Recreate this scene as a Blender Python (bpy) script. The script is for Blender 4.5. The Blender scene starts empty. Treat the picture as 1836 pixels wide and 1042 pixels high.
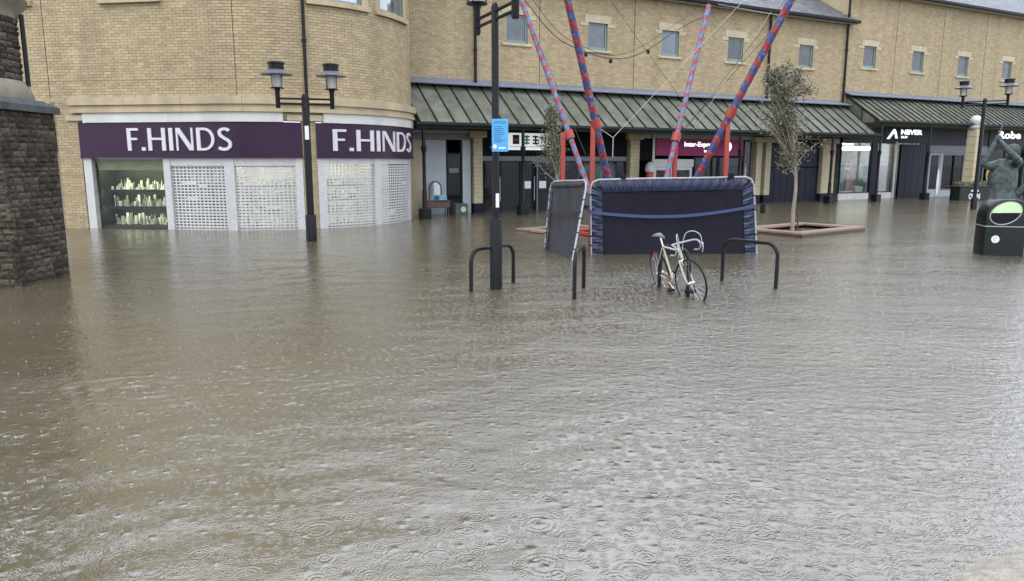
import bpy, bmesh, math, random
import numpy as np
from mathutils import Vector, Matrix
random.seed(7)
PI = math.pi
scene = bpy.context.scene
C = bpy.context.collection

# ------------------------------------------------------------------ camera
cam_d = bpy.data.cameras.new('camera')
cam = bpy.data.objects.new('camera', cam_d); C.objects.link(cam)
cam_d.sensor_width = 36.0
cam_d.lens = 26.0
cam_d.clip_start = 0.05
cam_d.clip_end = 2000
cam.location = (0, 0, 1.85)
cam.rotation_euler = (PI/2 - math.atan(231/1326), 0, 0)
scene.camera = cam

# ------------------------------------------------------------------ sky and sun (overcast, raining)
SUN_EL, SUN_AZ = math.radians(52), math.radians(200)
world = bpy.data.worlds.new('World'); scene.world = world
world.use_nodes = True
wn, wl = world.node_tree.nodes, world.node_tree.links
wn.clear()
w_out = wn.new('ShaderNodeOutputWorld'); w_bg = wn.new('ShaderNodeBackground')
w_sky = wn.new('ShaderNodeTexSky'); w_sky.sky_type = 'NISHITA'; w_sky.sun_disc = False
w_sky.sun_elevation = SUN_EL; w_sky.sun_rotation = SUN_AZ
w_sky.air_density = 1.0; w_sky.dust_density = 6.0; w_sky.ozone_density = 1.0
w_hs = wn.new('ShaderNodeHueSaturation'); w_hs.inputs['Saturation'].default_value = 0.22
w_mix = wn.new('ShaderNodeMix'); w_mix.data_type = 'RGBA'
w_mix.inputs[0].default_value = 0.85
w_mix.inputs[7].default_value = (8.3, 8.85, 10.2, 1)       # the even grey of a thick cloud cover
wl.new(w_sky.outputs[0], w_hs.inputs['Color']); wl.new(w_hs.outputs[0], w_mix.inputs[6])
wl.new(w_mix.outputs[2], w_bg.inputs[0]); wl.new(w_bg.outputs[0], w_out.inputs[0])
w_bg.inputs[1].default_value = 0.15
sun_d = bpy.data.lights.new('sun', 'SUN'); sun_d.energy = 0.5; sun_d.angle = math.radians(30)
sun_d.color = (1.0, 0.97, 0.92)
sun = bpy.data.objects.new('sun', sun_d); C.objects.link(sun)
sun.rotation_euler = (PI/2 - SUN_EL, 0, PI - SUN_AZ + 0)
sun.location = (0, 0, 30)
scene.view_settings.view_transform = 'Standard'
scene.view_settings.look = 'None'
scene.view_settings.gamma = 1.0
scene.view_settings.exposure = 0.78
scene.cycles.max_bounces = 8
scene.cycles.transparent_max_bounces = 16
scene.cycles.caustics_reflective = False
scene.cycles.caustics_refractive = False

GROUND = -0.12

# ------------------------------------------------------------------ materials
MATS = {}
def nodes_of(m):
    m.use_nodes = True
    return m.node_tree.nodes, m.node_tree.links
def pm(name, col, rough=0.6, var=0.12, scale=6.0, bump=0.0, bscale=40.0, metal=0.0, spec=0.5, island=0.0, streak=0.0):
    """a procedural material: noise in the colour, fine relief, optional tone per loose piece and vertical weather streaks"""
    m = bpy.data.materials.new(name); n, l = nodes_of(m)
    b = n['Principled BSDF']
    b.inputs['Roughness'].default_value = rough
    b.inputs['Metallic'].default_value = metal
    b.inputs['Specular IOR Level'].default_value = spec
    tc = n.new('ShaderNodeTexCoord')
    nz = n.new('ShaderNodeTexNoise'); nz.inputs['Scale'].default_value = scale; nz.inputs['Detail'].default_value = 5
    l.new(tc.outputs['Object'], nz.inputs['Vector'])
    mr = n.new('ShaderNodeMapRange'); mr.inputs[1].default_value = 0.3; mr.inputs[2].default_value = 0.7
    mr.inputs[3].default_value = 1 - var; mr.inputs[4].default_value = 1 + var
    l.new(nz.outputs[0], mr.inputs[0])
    val = mr.outputs[0]
    if island:
        g = n.new('ShaderNodeNewGeometry'); oi = n.new('ShaderNodeObjectInfo')
        ad = n.new('ShaderNodeMath'); ad.operation = 'ADD'
        l.new(g.outputs['Random Per Island'], ad.inputs[0]); l.new(oi.outputs['Random'], ad.inputs[1])
        fr = n.new('ShaderNodeMath'); fr.operation = 'FRACT'; l.new(ad.outputs[0], fr.inputs[0])
        m2 = n.new('ShaderNodeMapRange'); m2.inputs[3].default_value = 1 - island; m2.inputs[4].default_value = 1 + island
        l.new(fr.outputs[0], m2.inputs[0])
        mu = n.new('ShaderNodeMath'); mu.operation = 'MULTIPLY'
        l.new(val, mu.inputs[0]); l.new(m2.outputs[0], mu.inputs[1]); val = mu.outputs[0]
    if streak:
        geo = n.new('ShaderNodeNewGeometry')
        mp = n.new('ShaderNodeMapping'); mp.inputs['Scale'].default_value = (1.6, 1.6, 0.12)
        l.new(geo.outputs['Position'], mp.inputs[0])
        n2 = n.new('ShaderNodeTexNoise'); n2.inputs['Scale'].default_value = 1.0; n2.inputs['Detail'].default_value = 6
        l.new(mp.outputs[0], n2.inputs['Vector'])
        m3 = n.new('ShaderNodeMapRange'); m3.inputs[1].default_value = 0.35; m3.inputs[2].default_value = 0.65
        m3.inputs[3].default_value = 1 - streak; m3.inputs[4].default_value = 1 + streak * 0.5
        l.new(n2.outputs[0], m3.inputs[0])
        mu = n.new('ShaderNodeMath'); mu.operation = 'MULTIPLY'
        l.new(val, mu.inputs[0]); l.new(m3.outputs[0], mu.inputs[1]); val = mu.outputs[0]
    vm = n.new('ShaderNodeVectorMath'); vm.operation = 'SCALE'
    vm.inputs[0].default_value = col[:3]
    l.new(val, vm.inputs['Scale']); l.new(vm.outputs[0], b.inputs['Base Color'])
    if bump:
        nb = n.new('ShaderNodeTexNoise'); nb.inputs['Scale'].default_value = bscale; nb.inputs['Detail'].default_value = 4
        l.new(tc.outputs['Object'], nb.inputs['Vector'])
        bp = n.new('ShaderNodeBump'); bp.inputs['Strength'].default_value = bump; bp.inputs['Distance'].default_value = 0.02
        l.new(nb.outputs[0], bp.inputs['Height']); l.new(bp.outputs[0], b.inputs['Normal'])
    MATS[name] = m
    return m
def emit(name, col, strength, var=0.0):
    m = bpy.data.materials.new(name); n, l = nodes_of(m)
    b = n['Principled BSDF']; b.inputs['Base Color'].default_value = (*col, 1)
    b.inputs['Emission Color'].default_value = (*col, 1); b.inputs['Emission Strength'].default_value = strength
    MATS[name] = m; return m
def glass(name, tint=(0.9, 0.95, 0.95), refl=0.08, rough=0.03, alpha=0.1, ior=1.5):
    m = bpy.data.materials.new(name); n, l = nodes_of(m)
    n.remove(n['Principled BSDF'])
    out = n['Material Output']
    tr = n.new('ShaderNodeBsdfTransparent'); tr.inputs[0].default_value = (*tint, 1)
    gl = n.new('ShaderNodeBsdfGlossy'); gl.inputs['Roughness'].default_value = rough
    df = n.new('ShaderNodeBsdfDiffuse'); df.inputs[0].default_value = (*[c * 0.6 for c in tint], 1)
    lw = n.new('ShaderNodeFresnel'); lw.inputs[0].default_value = ior
    ad = n.new('ShaderNodeMath'); ad.operation = 'ADD'; ad.inputs[1].default_value = refl
    tcn = n.new('ShaderNodeTexCoord'); nzz = n.new('ShaderNodeTexNoise'); nzz.inputs['Scale'].default_value = 3
    l.new(tcn.outputs['Object'], nzz.inputs['Vector'])
    mm = n.new('ShaderNodeMath'); mm.operation = 'MULTIPLY'; mm.inputs[1].default_value = alpha * 2
    l.new(nzz.outputs[0], mm.inputs[0])
    m0 = n.new('ShaderNodeMixShader'); l.new(mm.outputs[0], m0.inputs[0]); l.new(tr.outputs[0], m0.inputs[1]); l.new(df.outputs[0], m0.inputs[2])
    mx = n.new('ShaderNodeMixShader')
    l.new(lw.outputs[0], ad.inputs[0]); l.new(ad.outputs[0], mx.inputs[0])
    l.new(m0.outputs[0], mx.inputs[1]); l.new(gl.outputs[0], mx.inputs[2])
    l.new(mx.outputs[0], out.inputs[0])
    MATS[name] = m; return m
def striped(name, ca, cb, pitch, slant, fade=0.1):
    m = bpy.data.materials.new(name); n, l = nodes_of(m); b = n['Principled BSDF']; b.inputs['Roughness'].default_value = 0.45
    tc = n.new('ShaderNodeTexCoord'); sx = n.new('ShaderNodeSeparateXYZ'); l.new(tc.outputs['Object'], sx.inputs[0])
    nz = n.new('ShaderNodeTexNoise'); nz.inputs['Scale'].default_value = 5; l.new(tc.outputs['Object'], nz.inputs['Vector'])
    a = n.new('ShaderNodeMath'); a.operation = 'MULTIPLY_ADD'; a.inputs[1].default_value = slant
    l.new(sx.outputs[0], a.inputs[0]); l.new(sx.outputs[2], a.inputs[2])
    wob = n.new('ShaderNodeMath'); wob.operation = 'MULTIPLY_ADD'; wob.inputs[1].default_value = 0.12
    l.new(nz.outputs[0], wob.inputs[0]); l.new(a.outputs[0], wob.inputs[2])
    d = n.new('ShaderNodeMath'); d.operation = 'DIVIDE'; d.inputs[1].default_value = pitch; l.new(wob.outputs[0], d.inputs[0])
    f = n.new('ShaderNodeMath'); f.operation = 'FRACT'; l.new(d.outputs[0], f.inputs[0])
    g = n.new('ShaderNodeMath'); g.operation = 'GREATER_THAN'; g.inputs[1].default_value = 0.5; l.new(f.outputs[0], g.inputs[0])
    mx = n.new('ShaderNodeMix'); mx.data_type = 'RGBA'; mx.inputs[6].default_value = (*ca, 1); mx.inputs[7].default_value = (*cb, 1)
    l.new(g.outputs[0], mx.inputs[0])
    n2 = n.new('ShaderNodeTexNoise'); n2.inputs['Scale'].default_value = 14; n2.inputs['Detail'].default_value = 5; l.new(tc.outputs['Object'], n2.inputs['Vector'])
    mr = n.new('ShaderNodeMapRange'); mr.inputs[1].default_value = .5; mr.inputs[2].default_value = .75; mr.inputs[4].default_value = fade
    l.new(n2.outputs[0], mr.inputs[0])
    m2 = n.new('ShaderNodeMix'); m2.data_type = 'RGBA'; m2.inputs[7].default_value = (.55, .5, .55, 1)
    l.new(mr.outputs[0], m2.inputs[0]); l.new(mx.outputs[2], m2.inputs[6]); l.new(m2.outputs[2], b.inputs['Base Color'])
    MATS[name] = m; return m

pm('brick', (0.39, 0.313, 0.184), 0.75, 0.10, 5, 0.35, 60, island=0.13, streak=0.11)
pm('mortar', (0.225, 0.185, 0.125), 0.85, 0.15, 12, 0.3, 60, streak=0.12)
pm('stone_band', (0.42, 0.345, 0.22), 0.7, 0.10, 3, 0.25, 50, streak=0.15)
pm('stone_pale', (0.46, 0.40, 0.265), 0.7, 0.10, 4, 0.25, 50, streak=0.12)
pm('white_paint', (0.56, 0.56, 0.52), 0.45, 0.06, 4, streak=0.10)
pm('white_metal', (0.53, 0.53, 0.52), 0.4, 0.08, 10, streak=0.08)
pm('purple', (0.036, 0.017, 0.040), 0.35, 0.10, 2, 0.1, 90, spec=0.2)
pm('letter_white', (0.60, 0.585, 0.60), 0.4, 0.04, 8)
pm('black_metal', (0.007, 0.0075, 0.010), 0.35, 0.25, 12, 0.1, 60, spec=0.22)
pm('black_rubber', (0.006, 0.006, 0.008), 0.6, 0.25, 20, spec=0.2)
pm('teal_frame', (0.16, 0.25, 0.24), 0.5, 0.08, 8)
pm('lead', (0.17, 0.19, 0.23), 0.5, 0.15, 5, 0.2, 30)
pm('slate', (0.10, 0.108, 0.12), 0.35, 0.15, 9, 0.3, 60, island=0.35)
pm('canopy_bar', (0.016, 0.024, 0.021), 0.5, 0.2, 10, spec=0.2)
pm('dark_green', (0.008, 0.013, 0.014), 0.4, 0.2, 8, spec=0.15)
pm('dark_blue', (0.009, 0.011, 0.022), 0.4, 0.15, 5, spec=0.15)
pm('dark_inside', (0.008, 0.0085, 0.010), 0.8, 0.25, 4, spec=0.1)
pm('mid_inside', (0.16, 0.165, 0.16), 0.8, 0.25, 4)
pm('pale_panel', (0.36, 0.41, 0.42), 0.5, 0.08, 2)
pm('grey_metal', (0.13, 0.135, 0.15), 0.4, 0.12, 8)
pm('maroon', (0.30, 0.035, 0.125), 0.45, 0.10, 3, spec=0.2)
pm('timber', (0.235, 0.165, 0.125), 0.55, 0.22, 9, 0.3, 60, island=0.12)
pm('bark', (0.27, 0.225, 0.18), 0.8, 0.25, 14, 0.6, 40)
pm('leaf', (0.105, 0.112, 0.068), 0.5, 0.25, 3, island=0.55)
pm('rubble', (0.066, 0.053, 0.039), 0.8, 0.55, 11, 1.0, 30, spec=0.25, island=0.6)
pm('rubble_mortar', (0.035, 0.029, 0.022), 0.9, 0.3, 20, 0.5, 60)
pm('weathered_ledge', (0.06, 0.068, 0.07), 0.7, 0.3, 6, 0.5, 40, streak=0.2)
pm('tower_stone', (0.22, 0.195, 0.15), 0.75, 0.2, 6, 0.4, 40, streak=0.2)
pm('red_steel', (0.33, 0.045, 0.03), 0.45, 0.12, 7, streak=0.15)
pm('bed_mesh', (0.009, 0.009, 0.016), 0.55, 0.2, 3, 0.15, 160, spec=0.15)
pm('grey_mesh', (0.042, 0.044, 0.050), 0.55, 0.15, 3, 0.15, 120, streak=0.15, spec=0.2)
pm('blue_pad', (0.0065, 0.013, 0.042), 0.38, 0.2, 7, 0.2, 30, spec=0.45)
pm('blue_strap', (0.03, 0.052, 0.125), 0.5, 0.15, 9)
pm('tube_white', (0.30, 0.30, 0.32), 0.35, 0.15, 15)
pm('sign_blue', (0.07, 0.34, 0.62), 0.4, 0.06, 5)
pm('sign_text', (0.03, 0.13, 0.32), 0.5, 0.05, 5)
pm('paper', (0.72, 0.74, 0.74), 0.6, 0.05, 8)
pm('bike_cream', (0.50, 0.465, 0.37), 0.3, 0.10, 15)
pm('chrome', (0.62, 0.62, 0.62), 0.22, 0.1, 20, metal=0.9)
pm('rust', (0.20, 0.09, 0.045), 0.7, 0.3, 25)
pm('bin_body', (0.006, 0.010, 0.0095), 0.25, 0.2, 6, spec=0.3)
pm('bin_lime', (0.50, 0.70, 0.38), 0.45, 0.12, 6)
pm('bin_trim', (0.32, 0.34, 0.33), 0.4, 0.1, 6)
pm('bronze', (0.055, 0.074, 0.072), 0.5, 0.5, 9, 1.0, 14, spec=0.35)
pm('dark_wood', (0.075, 0.042, 0.03), 0.5, 0.2, 8, 0.2, 40)
pm('crate_green', (0.05, 0.065, 0.05), 0.6, 0.25, 8)
pm('cloth_blue', (0.20, 0.42, 0.55), 0.7, 0.1, 8)
pm('post_red', (0.42, 0.035, 0.03), 0.4, 0.12, 6)
pm('pale_grey', (0.42, 0.44, 0.45), 0.5, 0.1, 6)
pm('yellow', (0.62, 0.42, 0.06), 0.6, 0.2, 9)
pm('lamp_glass', (0.42, 0.42, 0.38), 0.25, 0.12, 6)
pm('jewel_stand', (0.55, 0.56, 0.42), 0.5, 0.2, 30, island=0.75)
pm('shelf_dark', (0.014, 0.016, 0.010), 0.6, 0.15, 6)
pm('shop_back', (0.30, 0.29, 0.15), 0.7, 0.2, 5)
pm('cream_inside', (0.62, 0.60, 0.48), 0.7, 0.12, 3)
pm('clothes', (0.40, 0.26, 0.32), 0.8, 0.3, 6, island=0.9)
pm('clothes_teal', (0.14, 0.26, 0.28), 0.8, 0.3, 6)
pm('clothes_pink', (0.50, 0.32, 0.33), 0.8, 0.25, 6)
pm('green_mark', (0.12, 0.38, 0.20), 0.5, 0.1, 6)
pm('red_mark', (0.35, 0.06, 0.07), 0.5, 0.1, 6)
pm('dark_mark', (0.03, 0.032, 0.038), 0.5, 0.1, 6, spec=0.2)
pm('rope', (0.40, 0.39, 0.35), 0.8, 0.2, 30)
pm('rope_dark', (0.035, 0.03, 0.028), 0.7, 0.2, 30)
pm('kerb_stone', (0.27, 0.245, 0.20), 0.5, 0.3, 14, 0.9, 40)
pm('paving', (0.20, 0.185, 0.155), 0.45, 0.25, 4, 0.4, 60, island=0.15)
emit('shop_lamp', (1.0, 0.98, 0.88), 7.5)
emit('shop_lamp_soft', (1.0, 0.93, 0.76), 17.0)
emit('shop_lamp_dim', (1.0, 0.97, 0.85), 2.5)
emit('display_lamp', (1.0, 0.98, 0.78), 17.0)
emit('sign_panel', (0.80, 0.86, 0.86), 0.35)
emit('sign_lit', (0.9, 0.95, 1.0), 0.85)
glass('glass_clear', (0.93, 0.96, 0.95), 0.0, 0.02, 0.01, 1.22)
glass('glass_window', (0.55, 0.62, 0.68), 0.04, 0.05, 0.13)
glass('glass_shop', (0.75, 0.80, 0.82), 0.0, 0.03, 0.015, 1.25)
glass('glass_drum', (0.65, 0.8, 0.85), 0.30, 0.04, 0.3)
striped('pole_front', (0.22, 0.018, 0.022), (0.028, 0.048, 0.155), 0.35, 0.9, 0.3)
striped('pole_rear', (0.26, 0.04, 0.05), (0.085, 0.145, 0.28), 0.27, 1.0, 0.28)

def canopy_glass():
    m = bpy.data.materials.new('canopy_glass'); n, l = nodes_of(m); b = n['Principled BSDF']
    geo = n.new('ShaderNodeNewGeometry'); oi = n.new('ShaderNodeObjectInfo')
    nz = n.new('ShaderNodeTexNoise'); nz.inputs['Scale'].default_value = 2.2; nz.inputs['Detail'].default_value = 7; nz.inputs['Roughness'].default_value = .65
    l.new(geo.outputs['Position'], nz.inputs['Vector'])
    cr = n.new('ShaderNodeValToRGB')
    cr.color_ramp.elements[0].position = .3; cr.color_ramp.elements[0].color = (.085, .092, .070, 1)
    cr.color_ramp.elements[1].position = .72; cr.color_ramp.elements[1].color = (.215, .222, .18, 1)
    l.new(nz.outputs[0], cr.inputs[0])
    mr = n.new('ShaderNodeMapRange'); mr.inputs[3].default_value = .86; mr.inputs[4].default_value = 1.12; l.new(oi.outputs['Random'], mr.inputs[0])
    vs = n.new('ShaderNodeVectorMath'); vs.operation = 'SCALE'; l.new(cr.outputs[0], vs.inputs[0]); l.new(mr.outputs[0], vs.inputs['Scale'])
    l.new(vs.outputs[0], b.inputs['Base Color'])
    b.inputs['Roughness'].default_value = 0.28
    b.inputs['Alpha'].default_value = 0.93
    MATS['canopy_glass'] = m
canopy_glass()

def water_mat():
    m = bpy.data.materials.new('flood_water'); n, l = nodes_of(m); b = n['Principled BSDF']
    geo = n.new('ShaderNodeNewGeometry'); P = geo.outputs['Position']
    def math_(op, a, c=None, d=None):
        x = n.new('ShaderNodeMath'); x.operation = op
        for i, v in enumerate((a, c, d)):
            if v is None: continue
            if isinstance(v, (int, float)): x.inputs[i].default_value = v
            else: l.new(v, x.inputs[i])
        return x.outputs[0]
    def mapping(loc, sc, rot=0.0):
        mp = n.new('ShaderNodeMapping'); mp.inputs['Location'].default_value = loc; mp.inputs['Scale'].default_value = sc
        mp.inputs['Rotation'].default_value = (0, 0, rot); l.new(P, mp.inputs[0]); return mp.outputs[0]
    def noise(vec, scale, detail=4, rough=.5):
        x = n.new('ShaderNodeTexNoise'); x.inputs['Scale'].default_value = scale; x.inputs['Detail'].default_value = detail
        x.inputs['Roughness'].default_value = rough; l.new(vec, x.inputs['Vector']); return x.outputs[0]
    def rings(scale, off, rmax, lam, density):
        """raindrop rings: every Voronoi cell holds one drop with its own age"""
        vec = mapping((off, off * .7, 0), (1, 1, 0))
        v = n.new('ShaderNodeTexVoronoi'); v.voronoi_dimensions = '2D'; v.inputs['Scale'].default_value = scale
        v.inputs['Randomness'].default_value = 0.9; l.new(vec, v.inputs['Vector'])
        d = math_('DIVIDE', v.outputs['Distance'], scale)
        sc = n.new('ShaderNodeSeparateColor'); l.new(v.outputs['Color'], sc.inputs[0])
        r0 = math_('MULTIPLY', sc.outputs[0], rmax)
        x = math_('SUBTRACT', d, r0)
        osc = math_('COSINE', math_('MULTIPLY', x, 2 * PI / lam))
        env = math_('EXPONENT', math_('MULTIPLY', math_('MULTIPLY', x, x), -1 / (2 * (lam * 1.05) ** 2)))
        age = math_('SUBTRACT', 1.0, math_('MULTIPLY', sc.outputs[0], .8))
        on = math_('LESS_THAN', sc.outputs[1], density)
        edge = n.new('ShaderNodeMapRange'); edge.inputs[1].default_value = 0.5 / scale; edge.inputs[2].default_value = 0.62 / scale
        edge.inputs[3].default_value = 1; edge.inputs[4].default_value = 0; l.new(d, edge.inputs[0])
        h = math_('MULTIPLY', math_('MULTIPLY', osc, env), math_('MULTIPLY', math_('MULTIPLY', age, on), edge.outputs[0]))
        return math_('MULTIPLY', h, lam * 0.075)
    r1 = math_('MULTIPLY', rings(2.6, 0.0, 0.16, 0.034, 0.35), .42)
    r2 = math_('MULTIPLY', rings(4.7, 7.3, 0.085, 0.026, 0.6), .55)
    r3 = rings(9.0, 3.1, 0.045, 0.018, 0.85)
    r4 = rings(17.0, 5.7, 0.022, 0.012, 0.9)
    def spots(scale, off, rad, amp, density):
        vec = mapping((off, off * .4, 0), (1, 1, 0))
        v = n.new('ShaderNodeTexVoronoi'); v.voronoi_dimensions = '2D'; v.inputs['Scale'].default_value = scale
        l.new(vec, v.inputs['Vector'])
        d = math_('DIVIDE', v.outputs['Distance'], scale * rad)
        sc = n.new('ShaderNodeSeparateColor'); l.new(v.outputs['Color'], sc.inputs[0])
        on = math_('LESS_THAN', sc.outputs[1], density)
        return math_('MULTIPLY', math_('MULTIPLY', on, amp), math_('EXPONENT', math_('MULTIPLY', math_('MULTIPLY', d, d), -1)))
    r5 = math_('ADD', spots(6.5, 2.2, .016, .0072, .55), spots(4.1, 8.2, .028, .0085, .35))
    rsum = math_('ADD', 0.0, math_('ADD', math_('ADD', r1, r2), math_('ADD', r3, r4)))
    big = noise(mapping((3.1, 0, 0), (.42, .75, 0), .3), 1.0, 5, .55)
    patch = n.new('ShaderNodeMapRange'); patch.inputs[1].default_value = .38; patch.inputs[2].default_value = .62
    patch.inputs[3].default_value = .32; patch.inputs[4].default_value = 1.3; l.new(big, patch.inputs[0])
    chop = noise(mapping((0, 0, 0), (1.0, 1.7, 0), .22), 6.5, 6, .6)
    fine = noise(mapping((4, 2, 0), (1.0, 1.1, 0), .1), 21.0, 4, .6)
    wv = math_('ADD', math_('MULTIPLY', chop, 0.0115), math_('MULTIPLY', fine, 0.0050))
    sep = n.new('ShaderNodeSeparateXYZ'); l.new(P, sep.inputs[0])
    lee = math_('ADD', math_('SUBTRACT', sep.outputs[0], math_('MULTIPLY', sep.outputs[1], .10)), math_('MULTIPLY', big, 3.0))   # open square to the right, lee of the shops to the left
    shelter = n.new('ShaderNodeMapRange'); shelter.interpolation_type = 'SMOOTHSTEP'; shelter.inputs[1].default_value = -2.2; shelter.inputs[2].default_value = 2.8
    shelter.inputs[3].default_value = .33; shelter.inputs[4].default_value = 1.45; l.new(lee, shelter.inputs[0])
    vd = n.new('ShaderNodeVectorMath'); vd.operation = 'DISTANCE'      # water welling up from a drain
    mpw = mapping((0, 0, 0), (.45, 1, 0)); l.new(mpw, vd.inputs[0]); vd.inputs[1].default_value = (-3.05 * .45, 5.95, 0)
    boil = math_('EXPONENT', math_('MULTIPLY', math_('MULTIPLY', vd.outputs['Value'], vd.outputs['Value']), -3.0))
    rough = math_('ADD', shelter.outputs[0], math_('MULTIPLY', boil, 1.3))
    rain = math_('MULTIPLY', rsum, math_('MULTIPLY_ADD', shelter.outputs[0], .60, .42))
    h = math_('ADD', math_('ADD', rain, math_('MULTIPLY', wv, math_('MULTIPLY', patch.outputs[0], rough))), math_('MULTIPLY', r5, .8))
    bp = n.new('ShaderNodeBump'); bp.inputs['Strength'].default_value = 1.0; bp.inputs['Distance'].default_value = 1.0
    l.new(h, bp.inputs['Height']); l.new(bp.outputs[0], b.inputs['Normal'])
    silt = noise(mapping((1, 5, 0), (.25, .5, 0)), 1.0, 5, .6)
    cr = n.new('ShaderNodeValToRGB')
    cr.color_ramp.elements[0].position = .3; cr.color_ramp.elements[0].color = (.090, .077, .046, 1)
    cr.color_ramp.elements[1].position = .7; cr.color_ramp.elements[1].color = (.114, .098, .062, 1)
    l.new(silt, cr.inputs[0]); l.new(cr.outputs[0], b.inputs['Base Color'])
    b.inputs['Roughness'].default_value = 0.08
    b.inputs['IOR'].default_value = 2.65
    MATS['flood_water'] = m
water_mat()
M = MATS

# ------------------------------------------------------------------ mesh helpers
class MB:
    """collects shapes into one mesh"""
    def __init__(s): s.v = []; s.f = []
    def add(s, vs, fs):
        k = len(s.v); s.v += [tuple(p) for p in vs]; s.f += [tuple(i + k for i in f) for f in fs]; return s
    def box(s, x0, x1, y0, y1, z0, z1):
        return s.add([(x0,y0,z0),(x1,y0,z0),(x1,y1,z0),(x0,y1,z0),(x0,y0,z1),(x1,y0,z1),(x1,y1,z1),(x0,y1,z1)],
                     [(0,3,2,1),(4,5,6,7),(0,1,5,4),(1,2,6,5),(2,3,7,6),(3,0,4,7)])
    def cbox(s, x0, x1, y0, y1, z0, z1, c=0.01):
        """box with chamfered edges"""
        vs, fs = [], []
        for z, i in ((z0, c), (z0 + c, 0), (z1 - c, 0), (z1, c)):
            a0, a1, b0, b1 = x0 + i, x1 - i, y0 + i, y1 - i
            e = c if i == 0 else c * .5
            vs += [(a0+e,b0,z),(a1-e,b0,z),(a1,b0+e,z),(a1,b1-e,z),(a1-e,b1,z),(a0+e,b1,z),(a0,b1-e,z),(a0,b0+e,z)]
        for r in range(3):
            for k in range(8):
                a, b2 = r*8+k, r*8+(k+1) % 8
                fs.append((a, b2, b2+8, a+8))
        fs.append(tuple(range(7, -1, -1))); fs.append(tuple(range(24, 32)))
        return s.add(vs, fs)
    def tube(s, pts, r, seg=8, closed=False, caps=True):
        pts = [Vector(p) for p in pts]; n = len(pts)
        rr = r if isinstance(r, (list, tuple)) else [r] * n
        vs, fs = [], []
        ref = None
        for i, p in enumerate(pts):
            if closed: t = pts[(i+1) % n] - pts[i-1]
            else: t = pts[min(i+1, n-1)] - pts[max(i-1, 0)]
            t.normalize()
            if ref is None:
                ref = Vector((0,0,1)) if abs(t.z) < .9 else Vector((1,0,0))
            a = t.cross(ref).normalized(); b = a.cross(t).normalized(); ref = b
            for k in range(seg):
                g = 2*PI*k/seg
                vs.append(p + (a*math.cos(g) + b*math.sin(g))*rr[i])
        for i in range(n if closed else n-1):
            for k in range(seg):
                j = (i+1) % n
                fs.append((i*seg+k, i*seg+(k+1) % seg, j*seg+(k+1) % seg, j*seg+k))
        if caps and not closed:
            fs.append(tuple(range(seg-1, -1, -1))); fs.append(tuple((n-1)*seg+k for k in range(seg)))
        return s.add(vs, fs)
    def lathe(s, prof, seg=16, c=(0,0)):
        vs, fs = [], []
        for r, z in prof:
            for k in range(seg):
                g = 2*PI*k/seg; vs.append((c[0]+r*math.cos(g), c[1]+r*math.sin(g), z))
        for i in range(len(prof)-1):
            for k in range(seg):
                fs.append((i*seg+k, i*seg+(k+1) % seg, (i+1)*seg+(k+1) % seg, (i+1)*seg+k))
        fs.append(tuple(range(seg-1, -1, -1))); fs.append(tuple((len(prof)-1)*seg+k for k in range(seg)))
        return s.add(vs, fs)
    def prism(s, poly, z0, z1):
        n = len(poly)
        vs = [(x, y, z0) for x, y in poly] + [(x, y, z1) for x, y in poly]
        fs = [(i, (i+1) % n, (i+1) % n + n, i+n) for i in range(n)] + [tuple(range(n-1, -1, -1)), tuple(range(n, 2*n))]
        return s.add(vs, fs)
    def slab(s, p, thick):
        """a plate from a 3-D outline, thickened along its normal"""
        p = [Vector(q) for q in p]; nn = (p[1]-p[0]).cross(p[2]-p[0]).normalized()*thick; n = len(p)
        return s.add(p + [q + nn for q in p], [tuple(range(n-1, -1, -1)), tuple(range(n, 2*n))] + [(i, (i+1) % n, (i+1) % n+n, i+n) for i in range(n)])
    def mesh(s, name, mat, smooth=False):
        me = bpy.data.meshes.new(name); me.from_pydata(s.v, [], s.f)
        bm = bmesh.new(); bm.from_mesh(me); bmesh.ops.recalc_face_normals(bm, faces=bm.faces); bm.to_mesh(me); bm.free()
        if mat: me.materials.append(M[mat])
        if smooth:
            me.polygons.foreach_set('use_smooth', [True]*len(me.polygons))
            try: me.set_sharp_from_angle(angle=math.radians(40))
            except Exception: pass
        me.update(); return me
    def build(s, name, mat, parent=None, smooth=False, kind=None):
        return link(name, s.mesh(name, mat, smooth), parent, kind=kind)
def link(name, me, parent=None, loc=(0,0,0), rz=0.0, kind=None):
    o = bpy.data.objects.new(name, me); C.objects.link(o); o.parent = parent
    o.location = loc; o.rotation_euler = (0, 0, rz)
    if kind: o['kind'] = kind
    return o
def tag(o, label, cat, group=None):
    o['label'] = label; o['category'] = cat
    if group: o['group'] = group
    return o
def thing(name, label, cat, loc=(0,0,0), rz=0.0, group=None):
    o = bpy.data.objects.new(name, None); C.objects.link(o); o.location = loc; o.rotation_euler = (0,0,rz)
    o.empty_display_size = .2
    return tag(o, label, cat, group)
def copy_tree(o, parent=None):
    c = o.copy(); C.objects.link(c); c.parent = parent
    for ch in list(o.children): copy_tree(ch, c)
    return c
def arc(c, r, a0, a1, n, plane='xz'):
    out = []
    for i in range(n+1):
        g = a0 + (a1-a0)*i/n
        out.append((c[0]+r*math.cos(g), c[1], c[2]+r*math.sin(g)) if plane == 'xz' else (c[0], c[1]+r*math.cos(g), c[2]+r*math.sin(g)))
    return out
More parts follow.
